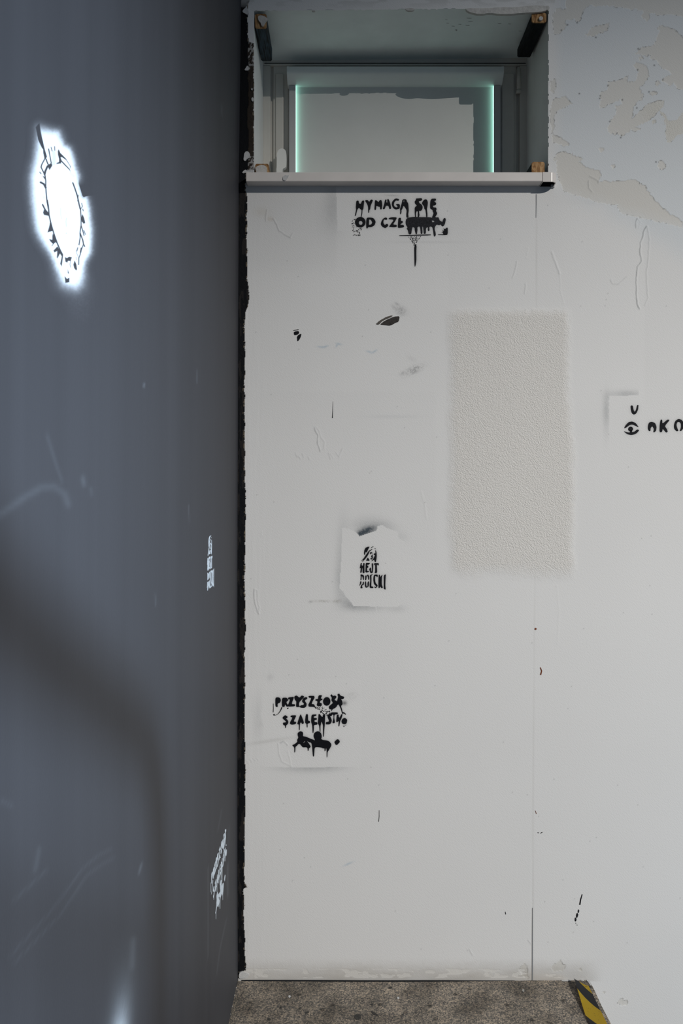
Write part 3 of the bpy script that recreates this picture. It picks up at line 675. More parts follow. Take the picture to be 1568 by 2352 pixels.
HGT += np.where(char, 0.0012 * vnoise(X / 3, Y / 3, 67), 0)
GRIT = np.where(strip, 0.25, GRIT)
# wall above the window: scraped, greyer
top = (1 - sstep(-2, 26, Y)) * (X < 1275)
mix(top * sstep(0.48, 0.62, fnoise(X / 40, Y / 12, 71)), (0.52, 0.515, 0.50), 0.6)

# faces: cut the window opening, hand the painted strip and the peeled areas to objects of their own
CX = (X[:-1, :-1] + X[1:, 1:]) / 2; CY = (Y[:-1, :-1] + Y[1:, 1:]) / 2
top_line = 24 - 7 * (CX - 583) / 677
lip = (vnoise(CX / 6, CY * 0, 81) - 0.3) * 2.2
hole = (CX > 584) & (CX < 1259.5 + (vnoise(CX * 0, CY / 7, 82) - 0.9) * 1.6) & (CY > top_line + 0.5 + lip) & (CY < 408)
fid = np.zeros(hole.shape, int)
pc = peel_id[:-1, :-1]
fid[pc > 0] = 10 + pc[pc > 0]
fid[(patch[:-1, :-1] > 0.4)] = 2
fid[strip[:-1, :-1]] = 1
fid[hole] = -1
nodrop = CX > np.interp(CY, LY, LX) - 6
fid[~nodrop] = -1
PXm = (X - PX0) / S; PZm = EYE + (PY0 - Y) / S
VW = np.stack([PXm, -HGT, PZm], -1).reshape(-1, 3)
IDX = np.arange(ny * nx).reshape(ny, nx)
Q = np.stack([IDX[1:, :-1], IDX[1:, 1:], IDX[:-1, 1:], IDX[:-1, :-1]], -1)

def grid_obj(name, mask, V, Q, paint, grit, mat, parent=None):
    q = Q[mask].reshape(-1, 4)
    used, inv = np.unique(q.ravel(), return_inverse=True)
    me = bpy.data.meshes.new(name)
    me.vertices.add(len(used)); me.vertices.foreach_set('co', V[used].astype(np.float32).ravel())
    me.loops.add(len(inv)); me.loops.foreach_set('vertex_index', inv.astype(np.int32))
    nq = len(q)
    me.polygons.add(nq)
    me.polygons.foreach_set('loop_start', (np.arange(nq) * 4).astype(np.int32))
    me.polygons.foreach_set('use_smooth', np.ones(nq, bool))
    me.update(calc_edges=True)
    ca = me.attributes.new('paint', 'FLOAT_COLOR', 'POINT')
    c = np.ones((len(used), 4), np.float32); c[:, :3] = paint.reshape(-1, 3)[used]
    ca.data.foreach_set('color', c.ravel())
    ga = me.attributes.new('grit', 'FLOAT', 'POINT'); ga.data.foreach_set('value', grit.ravel()[used].astype(np.float32))
    return link(name, me, mat, parent)

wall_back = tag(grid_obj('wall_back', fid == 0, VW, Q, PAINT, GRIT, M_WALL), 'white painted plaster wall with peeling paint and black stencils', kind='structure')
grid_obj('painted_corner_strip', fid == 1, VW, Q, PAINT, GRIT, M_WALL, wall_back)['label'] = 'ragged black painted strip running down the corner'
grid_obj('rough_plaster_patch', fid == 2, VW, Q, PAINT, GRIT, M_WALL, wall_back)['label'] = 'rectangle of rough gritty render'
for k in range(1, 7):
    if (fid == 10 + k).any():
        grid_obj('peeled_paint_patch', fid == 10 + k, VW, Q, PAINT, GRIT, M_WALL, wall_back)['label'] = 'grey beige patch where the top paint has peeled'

WN = Vector((0, -1, 0))
def on_wall(x, y): return wp(x, y)
def wall_part(name, loops, mat, t=0.0012, label=None):
    o = link(name, prism_mesh(name, [loops], on_wall, WN, t, -0.0006), mat, wall_back)
    if label: o['label'] = label
    return o

# torn plaster flakes on the black strip
for p in ([(556,28),(560,22),(564,19),(566,14),(569,22),(572,30),(568,35),(563,32)], [(561,162),(565,156),(568,151),(572,157),(571,162),(567,163)],
          [(561,353),(565,348),(571,349),(575,357),(572,363),(567,366),(563,371),(559,368),(560,361)], [(555,399),(560,392),(565,390),(567,393),(582,391),(582,396),(568,397)],
          [(577,204),(580,203),(580,208),(577,208)], [(577,226),(582,224),(582,234),(578,233)], [(548,2240),(551,2232),(557,2230),(562,2233),(572,2236),(571,2243),(560,2247),(550,2247)]):
    wall_part('plaster_flake', [chaikin(p, 1)], M_FLAKE, 0.003)
# dark marks and scratches in the paint
Sm = lambda *p: chaikin([(640 + x / 4.356, 670 + y / 4.356) for x, y in p], 1, 0.2)
wall_part('paint_mark', [Sm((1010,330),(1060,290),(1150,250),(1210,245),(1200,300),(1170,310),(1120,340),(1060,335))], plain('brown_black_mark', (0.035, 0.03, 0.028), 0.7, 0.2, 0.4, 200), label='brownish black scrape')
wall_part('paint_mark', [Sm((968,325),(1010,288),(1080,250),(1140,235),(1132,252),(1040,290),(1000,332))], plain('brown_grey_mark', (0.10, 0.09, 0.08), 0.8, 0.2, 0.6, 400))
wall_part('paint_mark', [Sm((150,400),(200,393),(205,415),(190,430),(155,435))], M_BLACK); wall_part('paint_mark', [Sm((182,442),(230,416),(215,468),(187,502))], M_BLACK)
wall_part('paint_mark', [Sm((145,385),(200,376),(200,382),(146,392))], M_GREYBLACK)
for pts, w0, w1 in (([(1336.5,2054),(1333,2066),(1331,2078)], 2.0, 3.0), ([(764.5,922),(764,945),(763.3,960)], 0.3, 1.6), ([(870.5,1861),(870.5,1875),(869.5,1887)], 0.8, 1.2), ([(1160,2094),(1161,2100)], 1.2, 1.6), ([(1234,1912),(1237,1913)], 1.2, 1.6), ([(1241,1914),(1245,1911)], 1.2, 1.8)):
    wall_part('scuff_mark', [stroke(pts, w0, w1)], M_GREYBLACK, 0.001)
for i_, q_ in enumerate(([(1327,2088),(1330,2090),(1329,2096),(1326,2097)], [(1324,2096),(1328,2099),(1326,2106),(1324,2109),(1322,2104)], [(1320,2106),(1324,2110),(1322,2117),(1319,2114)], [(1321,2119),(1323,2120),(1322,2122)], [(1324,2123),(1326,2124),(1325,2126)])):
    wall_part('scuff_mark', [chaikin(q_, 1)], M_GREYBLACK, 0.001)
wall_part('stain', [ell(1229.5, 1444.5, 2.4, 2.4, 9)], M_RUST, 0.001); wall_part('stain', [stroke([(1240.5,1533),(1243.5,1541),(1241,1550)], 2, 3)], M_RUST, 0.001); wall_part('stain', [stroke([(1229,1862),(1231.5,1869)], 0.8, 1.2)], M_RUST, 0.001)
wall_part('crack', [stroke([(1231,446),(1231,470),(1230.5,500)], 1.3, 0.6)], M_CRACK, 0.001); wall_part('crack', [stroke([(1222.6,2085),(1222.2,2150),(1222,2251)], 0.8, 1.6)], M_CRACK, 0.001)

# ------------------------------------------------------------------ left wall
C_DARKWALL = np.array([0.0465, 0.0468, 0.053])
ld_ = lambda px: 595.0 / (784.0 - px)               # photo column -> distance from the camera along the dark wall
def left_x(z):
    y = PY0 + (EYE - z) * S
    return (np.interp(y, LY, LX) - PX0) / S
gp = np.arange(-160, 547, 3.0)
DEP = np.concatenate([[-1.2, -0.4, 0.2, 0.45, 0.58], 595.0 / (784.0 - gp), [D0 + 0.0005]])
DEP = np.unique(np.round(DEP[DEP < D0], 5)); DEP = np.append(DEP, D0 + 0.004)
LZ = np.concatenate([[-0.2, 0.1], np.arange(0.2, 3.5, 0.004), [3.6, 3.9, 4.3]])
LD, LZZ = np.meshgrid(DEP, LZ)
LXX = left_x(LZZ)
sd = np.maximum(LD, 0.3)
LPX = PX0 + LXX * F / sd; LPY = PY0 - (LZZ - EYE) * F / sd
LP = np.ones(LD.shape + (3,)) * C_DARKWALL
def lmix(m, col, a):
    global LP
    m = (np.clip(m, 0, 1) * a)[..., None]; LP = LP * (1 - m) + np.array(col) * m
WHT = (0.62, 0.70, 0.78)
for pts, wd, a in (([(0,1182),(60,1140),(95,1120),(125,1118),(148,1135),(156,1158)], 6, 0.07), ([(108,1000),(130,1070),(142,1105)], 3, 0.05), ([(190,1098),(193,1112)], 4, 0.09), ([(208,1122),(210,1135)], 3, 0.05),
                   ([(20,2200),(120,2090),(190,1995),(225,1965),(255,1950)], 2.0, 0.05), ([(30,2215),(140,2100),(200,2010),(235,1985),(262,1970)], 2.0, 0.05), ([(90,1950),(84,1985),(80,2000)], 4, 0.06), ([(30,2070),(108,1998)], 2.5, 0.05),
                   ([(325,1985),(319,2006)], 2.0, 0.14), ([(306,2160),(304,2220)], 5, 0.10), ([(478,1990),(478.5,2200)], 0.9, 0.10), ([(523,1985),(522,2030),(523.5,2058)], 1.4, 0.14), ([(525,1900),(524,1960)], 1.0, 0.10), ([(520,2110),(505,2180),(497,2240)], 1.0, 0.08), ([(509,1860),(500,1910)], 1.2, 0.06),
                   ([(433,1160),(435,1200)], 1.0, 0.10), ([(356,1365),(358,1390)], 1.2, 0.10), ([(331,880),(330,890)], 1.3, 0.25), ([(453,850),(452,880)], 1.0, 0.10), ([(510,240),(508,265)], 1.0, 0.10), ([(5,1840),(25,1850)], 4, 0.05)):
    ll = dist_seg(LPX, LPY, pts); lmix(np.exp(-0.5 * (ll / wd) ** 2), WHT, a * 0.4)
# white overspray of a further stencil that sits just below the picture
gl = np.exp(-0.5 * (((LD - 1.158) / 0.030) ** 2 + ((LZZ - 0.690) / 0.034) ** 2))
gl2 = np.exp(-0.5 * (((LD - 1.170) / 0.050) ** 2 + ((LZZ - 0.700) / 0.060) ** 2))
lmix((gl * 1.0 + gl2 * 0.16) * (0.9 + 0.2 * vnoise(LD * 500, LZZ * 400, 5)), WHT, 1.0)
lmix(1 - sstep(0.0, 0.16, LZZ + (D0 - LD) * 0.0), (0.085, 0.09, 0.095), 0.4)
LV = np.stack([LXX, LD - D0, LZZ], -1).reshape(-1, 3)
LI = np.arange(LD.size).reshape(LD.shape)
LQ = np.stack([LI[:-1, :-1], LI[:-1, 1:], LI[1:, 1:], LI[1:, :-1]], -1)
wall_left = tag(grid_obj('wall_left', np.ones(LQ.shape[:2], bool), LV, LQ, LP, np.zeros(LD.shape), M_DARK), 'dark grey satin painted wall with white stencils', kind='structure')

# ------------------------------------------------------------------ stencils on the back wall
def stencil(name, label, cat, group, shapes, fmap, nrm, mat, origin, spat=None, t=0.0011, special=None):
    root = empty(name, origin)
    tag(root, label, cat, group)
    for nm, loops in shapes:
        m = (special or {}).get(nm, mat)
        o = link(nm, prism_mesh(nm, [loops], fmap, nrm, t, -0.0012), m, root); o.location = -Vector(origin)
    if spat:
        o = link('spatter', prism_mesh('spatter', spat, fmap, nrm, t, -0.0006), mat, root); o.location = -Vector(origin); o['kind'] = 'stuff'
    return root
stencil('stencil_lettering', 'black dripping stencil words sprayed right under the window sill', 'graffiti', None, WYMAGA, on_wall, WN, M_BLACK, wp(915, 560), WY_SPAT, special={'smeared_word': M_GREYBLACK})
stencil('stencil_lettering', 'black dripping stencil words above a two-headed figure low by the corner', 'graffiti', None, PRZY, on_wall, WN, M_BLACK, wp(712, 1740), PR_SPAT)
stencil('stencil_portrait', 'small black stencil of a veiled head over two words on the white wall', 'graffiti', None, HEJT, on_wall, WN, M_BLACK, wp(855, 1352))
stencil('stencil_lettering', 'black stencil of an eye with letters beside the right picture edge', 'graffiti', None, OKO, on_wall, WN, M_BLACK, wp(1500, 1000))

# ------------------------------------------------------------------ white stencils on the dark wall
LN = Vector((1, 0, 0))
def left_map(u0, u1, d0, d1, v0, v1, z0, z1):
    def f(x, y):
        d = d0 + (x - u0) / (u1 - u0) * (d1 - d0); z = z0 + (y - v0) / (v1 - v0) * (z1 - z0)
        return Vector((float(left_x(z)), d - D0, z))
    return f
fm = left_map(827, 886, 1.938, 2.040, 1255, 1353, 1.377, 1.247)
stencil('stencil_portrait', 'small white stencil of a veiled head over two words on the dark wall', 'graffiti', None, HEJT, fm, LN, M_WHITEPAINT, fm(855, 1353), t=0.0005)
fm2 = left_map(630, 795, 1.995, 2.262, 1597, 1722, 0.563, 0.418)
stencil('stencil_lettering', 'white stencil words with a figure low on the dark wall', 'graffiti', None, PRZY, fm2, LN, M_WHITEPAINT, fm2(712, 1722), t=0.0005)

# large round emblem: white sprayed disc with a ring of unpainted letters (alpha-free: the paint layer is its own thin skin)
A1 = lambda *p: [(60 + x / 9.8, 280 + y / 9.8) for x, y in p]
A2 = lambda *p: [(60 + x / 9.8, 460 + y / 9.8) for x, y in p]
ENV = [(92,296),(104,299),(118,301),(133,303),(141,320),(147,334),(160,341),(167,360),(173,385),(180,405),(182,425),(184,436),(187,446),(190,452),(193,454),(198,453),(201,462),(205,480),(207,505),(210,525),(209,560),(207,582),(200,592),(196,600),(192,615),(190,635),(184,652),(174,660),(158,657),(146,652),(138,638),(129,615),(119,588),(106,566),(94,548),(86,530),(81,510),(79,490),(76,465),(74,440),(73,410),(77,385),(82,365),(86,340),(88,322)]
DARKP = [A1((215,120),(300,20),(330,230),(355,350),(383,460),(400,540),(425,640),(468,780),(445,830),(410,850),(405,790),(385,700),(380,620),(345,570),(270,400)),
 A1((480,980),(560,920),(590,965),(580,1000),(525,1085),(500,1030)),
 A1((730,615),(770,700),(890,820),(990,980),(1005,1010),(990,1050),(985,990),(900,860),(800,790),(775,800),(800,870),(980,1060),(1000,1130),(970,1080),(790,900),(780,940),(680,945),(690,920),(740,900),(740,830),(715,740),(712,660)),
 A1((365,1215),(430,1240),(440,1320)),
 A2((400,200),(440,240),(510,310),(520,355),(400,330),(380,280)), A2((535,500),(560,480),(600,690),(480,725),(515,600)),
 A2((600,740),(640,800),(690,960),(650,950),(580,1035),(570,1020),(605,985),(540,920),(515,870),(590,890),(590,800)),
 A2((700,1040),(740,1090),(820,1230),(830,1260),(800,1490),(765,1430),(790,1320),(800,1260),(760,1200),(730,1260),(705,1310),(690,1290),(700,1140),(635,1175),(615,1130)),
 A2((1240,370),(1270,315),(1305,400),(1330,510),(1295,535),(1255,480),(1235,440)),
 A2((870,1280),(920,1300),(970,1270),(1030,1285),(1000,1370),(940,1365),(925,1405),(885,1385)), A2((1090,1350),(1130,1440),(1145,1550),(1125,1585),(1080,1530),(1060,1450)),
 A2((935,1550),(970,1660),(935,1640)), A2((865,1700),(915,1770),(975,1745),(970,1845),(885,1860))]
DARKS = [(A1((415,840),(350,960),(335,1020),(390,1130),(425,1210),(440,1330),(440,1450),(450,1600),(470,1800),(500,1960)), 20, 1), (A1((450,840),(480,930),(510,975)), 20, 1), (A1((505,610),(565,930)), 17, 1), (A1((480,1000),(435,1100),(415,1180)), 34, 1),
 (A1((560,570),(585,655)), 13, .9), (A1((640,555),(645,640)), 13, .9), (A1((305,1130),(335,1165)), 14, 1), (A1((325,1360),(400,1400),(440,1480)), 34, 1), (A1((1050,1370),(1090,1480),(1150,1660),(1190,1850),(1215,1960)), 22, 1), (A1((1170,1650),(1160,1780)), 14, 1), (A1((1250,1840),(1270,1900)), 9, .8), (A1((370,1860),(420,1960)), 24, 1),
 (A1((620,680),(630,800),(620,940)), 60, .18), (A1((990,1160),(1060,1220)), 50, .12), (A1((400,1680),(400,1720)), 25, .2),
 (A2((475,0),(500,130),(515,330),(545,470),(590,640),(640,800),(700,970),(760,1110),(820,1230)), 22, 1), (A2((370,100),(430,220),(500,300)), 26, 1),
 (A2((1165,0),(1225,200),(1235,400),(1235,560),(1210,740),(1215,830),(1190,1000)), 18, 1), (A2((1225,200),(1265,140),(1250,70)), 12, 1), (A2((1235,560),(1290,740),(1300,790)), 17, 1), (A2((1300,680),(1335,770)), 13, .8), (A2((1275,200),(1285,240)), 14, .9),
 (A2((1215,740),(1275,900),(1290,990),(1315,1035)), 20, 1), (A2((1290,990),(1240,1120),(1215,1220),(1185,1300),(1180,1450)), 18, .9), (A2((1240,1080),(1225,1170)), 26, 1), (A2((1160,1070),(1140,1140)), 18, .9), (A2((1120,1280),(1130,1340)), 10, .6), (A2((1120,1150),(1180,1290)), 10, .6),
 (A2((1000,1370),(985,1440),(1000,1510)), 9, .8), (A2((775,180),(775,320),(800,420)), 10, .28), (A2((850,220),(905,300),(960,240)), 14, .16), (A2((910,400),(895,470),(905,590)), 12, .35), (A2((905,740),(900,745)), 14, .45)]
ed_ = 595.0 / (784.0 - np.arange(30, 262, 1.25)); ez = np.arange(1.60, 2.02, 0.0008)
ED, EZ = np.meshgrid(ed_, ez)
EXX = left_x(EZ); EPX = PX0 + EXX * F / ED; EPY = PY0 - (EZ - EYE) * F / ED
sdist = dist_seg(EPX, EPY, ENV, True) * np.where(inside(EPX, EPY, ENV), 1, -1)
nz_ = fnoise(EPX / 5, EPY / 5, 8) - 0.5
spread = 9.0 + 12 * sstep(590, 690, EPY) + 4.0 * (1 - sstep(90, 130, EPX)) + 3.0 * (1 - sstep(290, 340, EPY))
alpha = 1 / (1 + np.exp(-(sdist + nz_ * 3.5 + 1.0) / spread * 2.6))
far = np.exp(-np.maximum(-sdist, 0) / 9.0) * 0.10 * (0.5 + vnoise(EPX / 2.5, EPY / 2.5, 9))
far2 = 0.035 * np.exp(-0.5 * (((EPX - 185) / 26) ** 2 + ((EPY - 690) / 40) ** 2)) * (0.4 + 1.2 * vnoise(EPX / 2.5, EPY / 2.5, 10))
alpha = np.clip(np.maximum(alpha, 0) + far * (1 - alpha) + far2 * (1 - alpha), 0, 1)
cut = np.zeros(alpha.shape)
for p in DARKP:
    d = dist_seg(EPX, EPY, p, True) * np.where(inside(EPX, EPY, p), 1, -1); cut = np.maximum(cut, sstep(-0.9, 0.9, d))
for p, wd, a in DARKS:
    cut = np.maximum(cut, a * sstep(-0.9, 0.9, wd / 9.8 / 2 * 1.2 + 0.2 - dist_seg(EPX, EPY, p)))
notch = A1((1180,1380),(1195,1440),(1240,1580),(1260,1650),(1290,1695),(1360,1670),(1560,1640),(1560,1100),(1190,1100))
nd = dist_seg(EPX, EPY, notch, True) * np.where(inside(EPX, EPY, notch), 1, -1)
alpha *= (1 - cut) * (1 - sstep(-0.8, 0.8, nd) * sstep(404, 430, EPY))
alpha = np.clip(alpha * 1.012 - 0.012, 0, 1)
EP = (C_DARKWALL ** 0.45 * (1 - alpha[..., None]) + np.array([0.84, 0.90, 0.96]) ** 0.45 * alpha[..., None]) ** (1 / 0.45)
EV = np.stack([EXX + 0.00003, ED - D0, EZ], -1).reshape(-1, 3)
EI = np.arange(ED.size).reshape(ED.shape); EQ = np.stack([EI[:-1, :-1], EI[:-1, 1:], EI[1:, 1:], EI[1:, :-1]], -1)
am = np.maximum(np.maximum(alpha[:-1, :-1], alpha[1:, 1:]), cut[:-1, :-1] * (sdist[:-1, :-1] > -6))
tag(grid_obj('stencil_emblem', am > 0.001, EV, EQ, EP, np.zeros(ED.shape), M_DARK), 'large round white sprayed emblem with a ring of letters on the dark wall', 'graffiti')

# ------------------------------------------------------------------ window niche
DP = 0.309
def quadslab(name, pts, mat, parent, thick, nrm):
    bm = bmesh.new(); nrm = Vector(nrm)
    a = [bm.verts.new(p) for p in pts]; b = [bm.verts.new(Vector(p) + nrm * thick) for p in pts]
    bm.faces.new(a); bm.faces.new(b[::-1])
    for i in range(len(pts)): bm.faces.new([a[i], b[i], b[(i + 1) % len(pts)], a[(i + 1) % len(pts)]])
    return bm_obj(name, bm, mat, parent)
def back(px, py):  # the point straight behind a front point, at frame depth
    p = wp(px, py); p.y = DP; return p
n_tl, n_tr, n_bl, n_br = (583, 24), (1260, 17), (583, 408), (1260, 408)
niche = tag(empty('wall_niche', wp(920, 408)), 'painted window reveal cut into the white wall', kind='structure')
def fr(p, dy=0.0012): q = wp(*p); q.y = dy; return q
quadslab('soffit', [fr(n_tl), fr(n_tr), back(*n_tr), back(*n_tl)], M_REVEAL, niche, 0.05, (0, 0, 1))
quadslab('reveal_side', [fr(n_tl), fr(n_bl), back(*n_bl), back(*n_tl)], M_REVEALSIDE, niche, 0.05, (-1, 0, 0))
quadslab('reveal_side', [fr(n_tr), fr(n_br), back(*n_br), back(*n_tr)], M_REVEALSIDE, niche, 0.05, (1, 0, 0))
def on_soffit(x, y):
    k = (PY0 - y) / (PY0 - 22.0); d = D0 / k - D0
    p = wp(PX0 + (x - PX0) / k, 24 - 7 * ((PX0 + (x - PX0) / k) - 583) / 677); p.y = d; return p
M_SMUDGE = plain('grey_finger_smudge', (0.40, 0.41, 0.40), 0.8, 0.1, 0.3, 300)
for i_, (x_, y_, l_, h_) in enumerate(((1070,44,14,1.6),(1074,52,12,1.4),(1068,60,11,1.6),(1045,70,5,4),(1036,62,9,1.2),(1024,55,8,1.2),(1142,57,10,1.8),(1166,58,8,1.4),(1022,47,6,1.0),(1190,75,9,1.2),(1052,58,8,1.2))):
    o = link('smudge', prism_mesh('smudge', [[chaikin([(x_, y_), (x_ + l_, y_ + 0.6), (x_ + l_ * 0.8, y_ + h_), (x_ + l_ * 0.2, y_ + h_ * 0.8)], 1)]], on_soffit, (0, 0, -1), 0.0005, -0.0005), M_SMUDGE, niche); o.location = -niche.location
# lime plaster smear hanging off the right half of the soffit edge
o = link('plaster_flake', prism_mesh('plaster_flake', [[chaikin([(1068,20),(1072,27),(1090,33),(1108,34),(1122,31),(1148,34),(1170,34),(1200,31),(1240,29),(1256,25),(1257,15),(1220,14),(1180,19),(1150,18),(1110,21)], 1)]], on_wall, WN, 0.004, -0.006), M_PLASTER, wall_back)
for p in ([(930,20),(945,19),(953,22),(948,26),(934,26)], [(716,25),(722,24),(724,27),(717,27)], [(1248,17),(1258,13),(1262,20),(1257,26)]):
    link('plaster_flake', prism_mesh('plaster_flake', [[chaikin(p, 1)]], on_wall, WN, 0.003, -0.003), M_PLASTER, wall_back)

def dbox(x0, x1, y0, y1, d0, d1, bevel=0.0, ref=None, seg=2):
    """box whose front face (at depth d0) covers photo pixels x0..x1, y0..y1"""
    a = wp(x0, y1, d0); b = wp(x1, y0, d0)
    return box_bm(a.x, b.x, d0, d1, a.z, b.z, bevel, seg)

win = tag(empty('window_1', wp(907, 420, DP)), 'white plastic window behind a roller blind', kind='structure')
# outer frame (four bars), sash (four bars), dark gasket lines, pane
for b in ((604, 621, 150.4, 420), (1193, 1212, 150.4, 420), (604, 1212, 128, 150)):
    bm_obj('frame', dbox(*b, DP - 0.012, DP + 0.05, 0.002), M_PVC, win)
for b in ((627, 664, 150, 420), (1148, 1186, 150, 420), (664.4, 1147.6, 150, 186)):
    bm_obj('sash', dbox(*b, DP - 0.004, DP + 0.045, 0.003), M_PVC, win)
for b in ((619, 630, 148, 420), (1182, 1196, 148, 420), (607, 1207, 144.2, 145.8)):
    bm_obj('gasket', dbox(*b, DP + 0.004 if b[3] > 200 else DP - 0.0135, DP + 0.03), M_GASKET if b[3] < 200 else M_PVC, win)
bm_obj('sash_bead', dbox(632.5, 651, 168, 420, DP - 0.010, DP, 0.003), M_PVC, win)
bm_obj('sash_bead', dbox(1152, 1181, 168, 420, DP - 0.010, DP, 0.003), M_PVC, win)
pane = bm_obj('pane', dbox(660, 1152, 180, 420, DP + 0.02, DP + 0.026), M_GASKET, win)
# hinge on the right, handle on the left
hg = bmesh.new()
def cyl(bm, p0, p1, r, seg=14, r2=None):
    p0, p1 = Vector(p0), Vector(p1); d = p1 - p0
    from mathutils import Matrix
    q = Vector((0, 0, 1)).rotation_difference(d.normalized()).to_matrix().to_4x4()
    bmesh.ops.create_cone(bm, cap_ends=True, segments=seg, radius1=r, radius2=r if r2 is None else r2, depth=d.length, matrix=Matrix.Translation((p0 + p1) / 2) @ q)
a = wp(1190.5, 158, DP - 0.02); b = wp(1190.5, 206, DP - 0.02); cyl(hg, a, b, 0.0072)
cyl(hg, wp(1190.5, 207, DP - 0.02), wp(1190.5, 214, DP - 0.02), 0.0085); cyl(hg, wp(1190.5, 155, DP - 0.02), wp(1190.5, 158, DP - 0.02), 0.005)
bm_obj('hinge', hg, M_PVC, win, True)
hd = bmesh.new()
lv = [(635.5, 430), (635.5, 360), (637, 350), (642, 344), (649, 342.5), (655, 346), (658, 353), (658, 382), (656, 387), (650, 389), (648.5, 394), (648.5, 430)]
M_HANDLE = plain('handle_white', (0.80, 0.79, 0.75), 0.35, 0.45)
me = prism_mesh('handle', [[chaikin(lv, 2)]], lambda x, y: wp(x, y, DP - 0.045), WN, 0.008, -0.010)
o = link('handle', me, M_HANDLE, win); o.location = -win.location
bm_obj('handle_base', dbox(633, 650, 384, 430, DP - 0.036, DP - 0.004, 0.004), M_HANDLE, win)

# roller blind
BD = DP - 0.022                                   # depth of the fabric
blind = tag(empty('roller_blind', wp(907, 405, BD)), 'pale grey roller blind in a white cassette drawn down over the window', 'blind')
fab = bm_obj('fabric', dbox(679.5, 1133.0, 190, 420, BD, BD + 0.0015), M_FABRIC, blind)
bm_obj('side_guide', dbox(663.5, 679, 196, 420, BD - 0.012, BD + 0.012, 0.0015), M_GUIDE, blind)
bm_obj('side_guide', dbox(1133.5, 1149, 196, 420, BD - 0.012, BD + 0.012, 0.0015), M_GUIDE, blind)
# cassette: extruded profile (rounded front, slanting lower face)
cz0 = wp(0, 197, BD - 0.010).z; cz1 = wp(0, 150, BD - 0.044).z; ch = cz1 - cz0
prof = [(BD + 0.016, cz1), (BD - 0.034, cz1), (BD - 0.044, cz1 - ch * 0.06), (BD - 0.046, cz1 - ch * 0.30), (BD - 0.045, cz1 - ch * 0.46), (BD - 0.040, cz1 - ch * 0.58), (BD - 0.026, cz1 - ch * 0.80), (BD - 0.008, cz0), (BD + 0.016, cz0)]
def extrude_profile(name, prof, x0, x1, mat, parent, smooth=False):
    bm = bmesh.new()
    A = [bm.verts.new((x0, y, z)) for y, z in prof]; B = [bm.verts.new((x1, y, z)) for y, z in prof]
    bm.faces.new(A); bm.faces.new(B[::-1])
    for i in range(len(prof)):
        j = (i + 1) % len(prof); bm.faces.new([A[i], A[j], B[j], B[i]])
    return bm_obj(name, bm, mat, parent, smooth)
profs = chaikin(prof, 2, 0.22)
xa, xb = wp(663, 0, BD - 0.04).x, wp(1152, 0, BD - 0.04).x
extrude_profile('cassette', profs, xa, xb, M_CASSETTE, blind)
cy = sum(p[0] for p in prof) / len(prof); cz = (cz0 + cz1) / 2
pe = [(cy + (y - cy) * 1.05, cz + (z - cz) * 1.03) for y, z in profs]
extrude_profile('end_cap', pe, xa - 0.006, xa, M_CASSETTE, blind); extrude_profile('end_cap', pe, xb, xb + 0.006, M_CASSETTE, blind)
# glowing strips added beside and above the fabric, imitating daylight leaking round the blind
for b, dd in (((679.05, 679.4, 197, 420), 1), ((1133.1, 1133.45, 197, 420), 1), ((680, 1132.5, 197.0, 197.8), 0)):
    bm_obj('leak_glow_strip', dbox(*b, BD - 0.0105 if dd else BD - 0.004, BD + 0.001), M_LEAKGLOW, win)

# ------------------------------------------------------------------ window sill
sill_y = -0.0415
st, sb = wp(0, 407).z, wp(0, 428).z
sx0, sxj, sx1 = wp(568, 0).x, wp(1238.5, 0).x, wp(1271, 0).x
sill = tag(empty('window_sill', ((sx0 + sx1) / 2, 0, sb)), 'cream plastic window sill with a rounded end under the niche', 'sill')
bm_obj('sill_board', box_bm(sx0, sxj - 0.0006, sill_y, DP - 0.008, sb, st, 0.0022, 2), M_SILL, sill)
# hollow rounded end cap
def rounded(x0, x1, y0, y1, r, n=8):
    pts = [(x0, y1), (x0, y0)]
    for i in range(n + 1):
        a = -math.pi / 2 + (math.pi / 2) * i / n
        pts.append((x1 - r + r * math.cos(a), y0 + r + r * math.sin(a)))
    pts.append((x1, y1)); return pts
bm = bmesh.new()
outer = rounded(sxj, sx1, sill_y - 0.0006, 0.0, 0.018); inner = rounded(sxj + 0.001, sx1 - 0.003, sill_y + 0.0025, -0.0005, 0.0155)
top = st + 0.0006
def ring(pts, z): return [bm.verts.new((x, y, z)) for x, y in pts]
oT = ring([(x if abs(x - sxj) < 1e-6 else x - 0.002, y + (0.002 if y < -0.001 else 0)) for x, y in outer], top); oM = ring(outer, top - 0.0025); oB = ring(outer, sb - 0.001); iB = ring(inner, sb - 0.001); iT = ring(inner, st - 0.004)
n = len(outer)
bm.faces.new(oT)
for r0, r1 in ((oT, oM), (oM, oB), (oB, iB), (iB, iT)):
    for i in range(n):
        j = (i + 1) % n; bm.faces.new([r0[i], r0[j], r1[j], r1[i]]).material_index = int(r1 is iT)
bm.faces.new(iT[::-1]).material_index = 1
cap = bm_obj('end_cap', bm, M_SILLCAP, sill)
cap.data.materials.append(M_HOLLOW)
bm_obj('caulk', box_bm(wp(1271.5, 0).x - 0.010, wp(1277, 0).x - 0.006, -0.007, 0.0, sb - 0.005, sb + 0.004, 0.0015), M_FLAKE, sill)
for xx in (600, 655): pass
fl = prism_mesh('plaster_flake', [[chaikin([(650, 415), (649, 407), (655, 402), (660, 404), (664, 402), (660, 410), (656, 415)], 1)]], lambda x, y: wp(x, y, sill_y), WN, 0.0025, -0.001)
o = link('plaster_flake', fl, M_FLAKE, sill); o.location = -sill.location

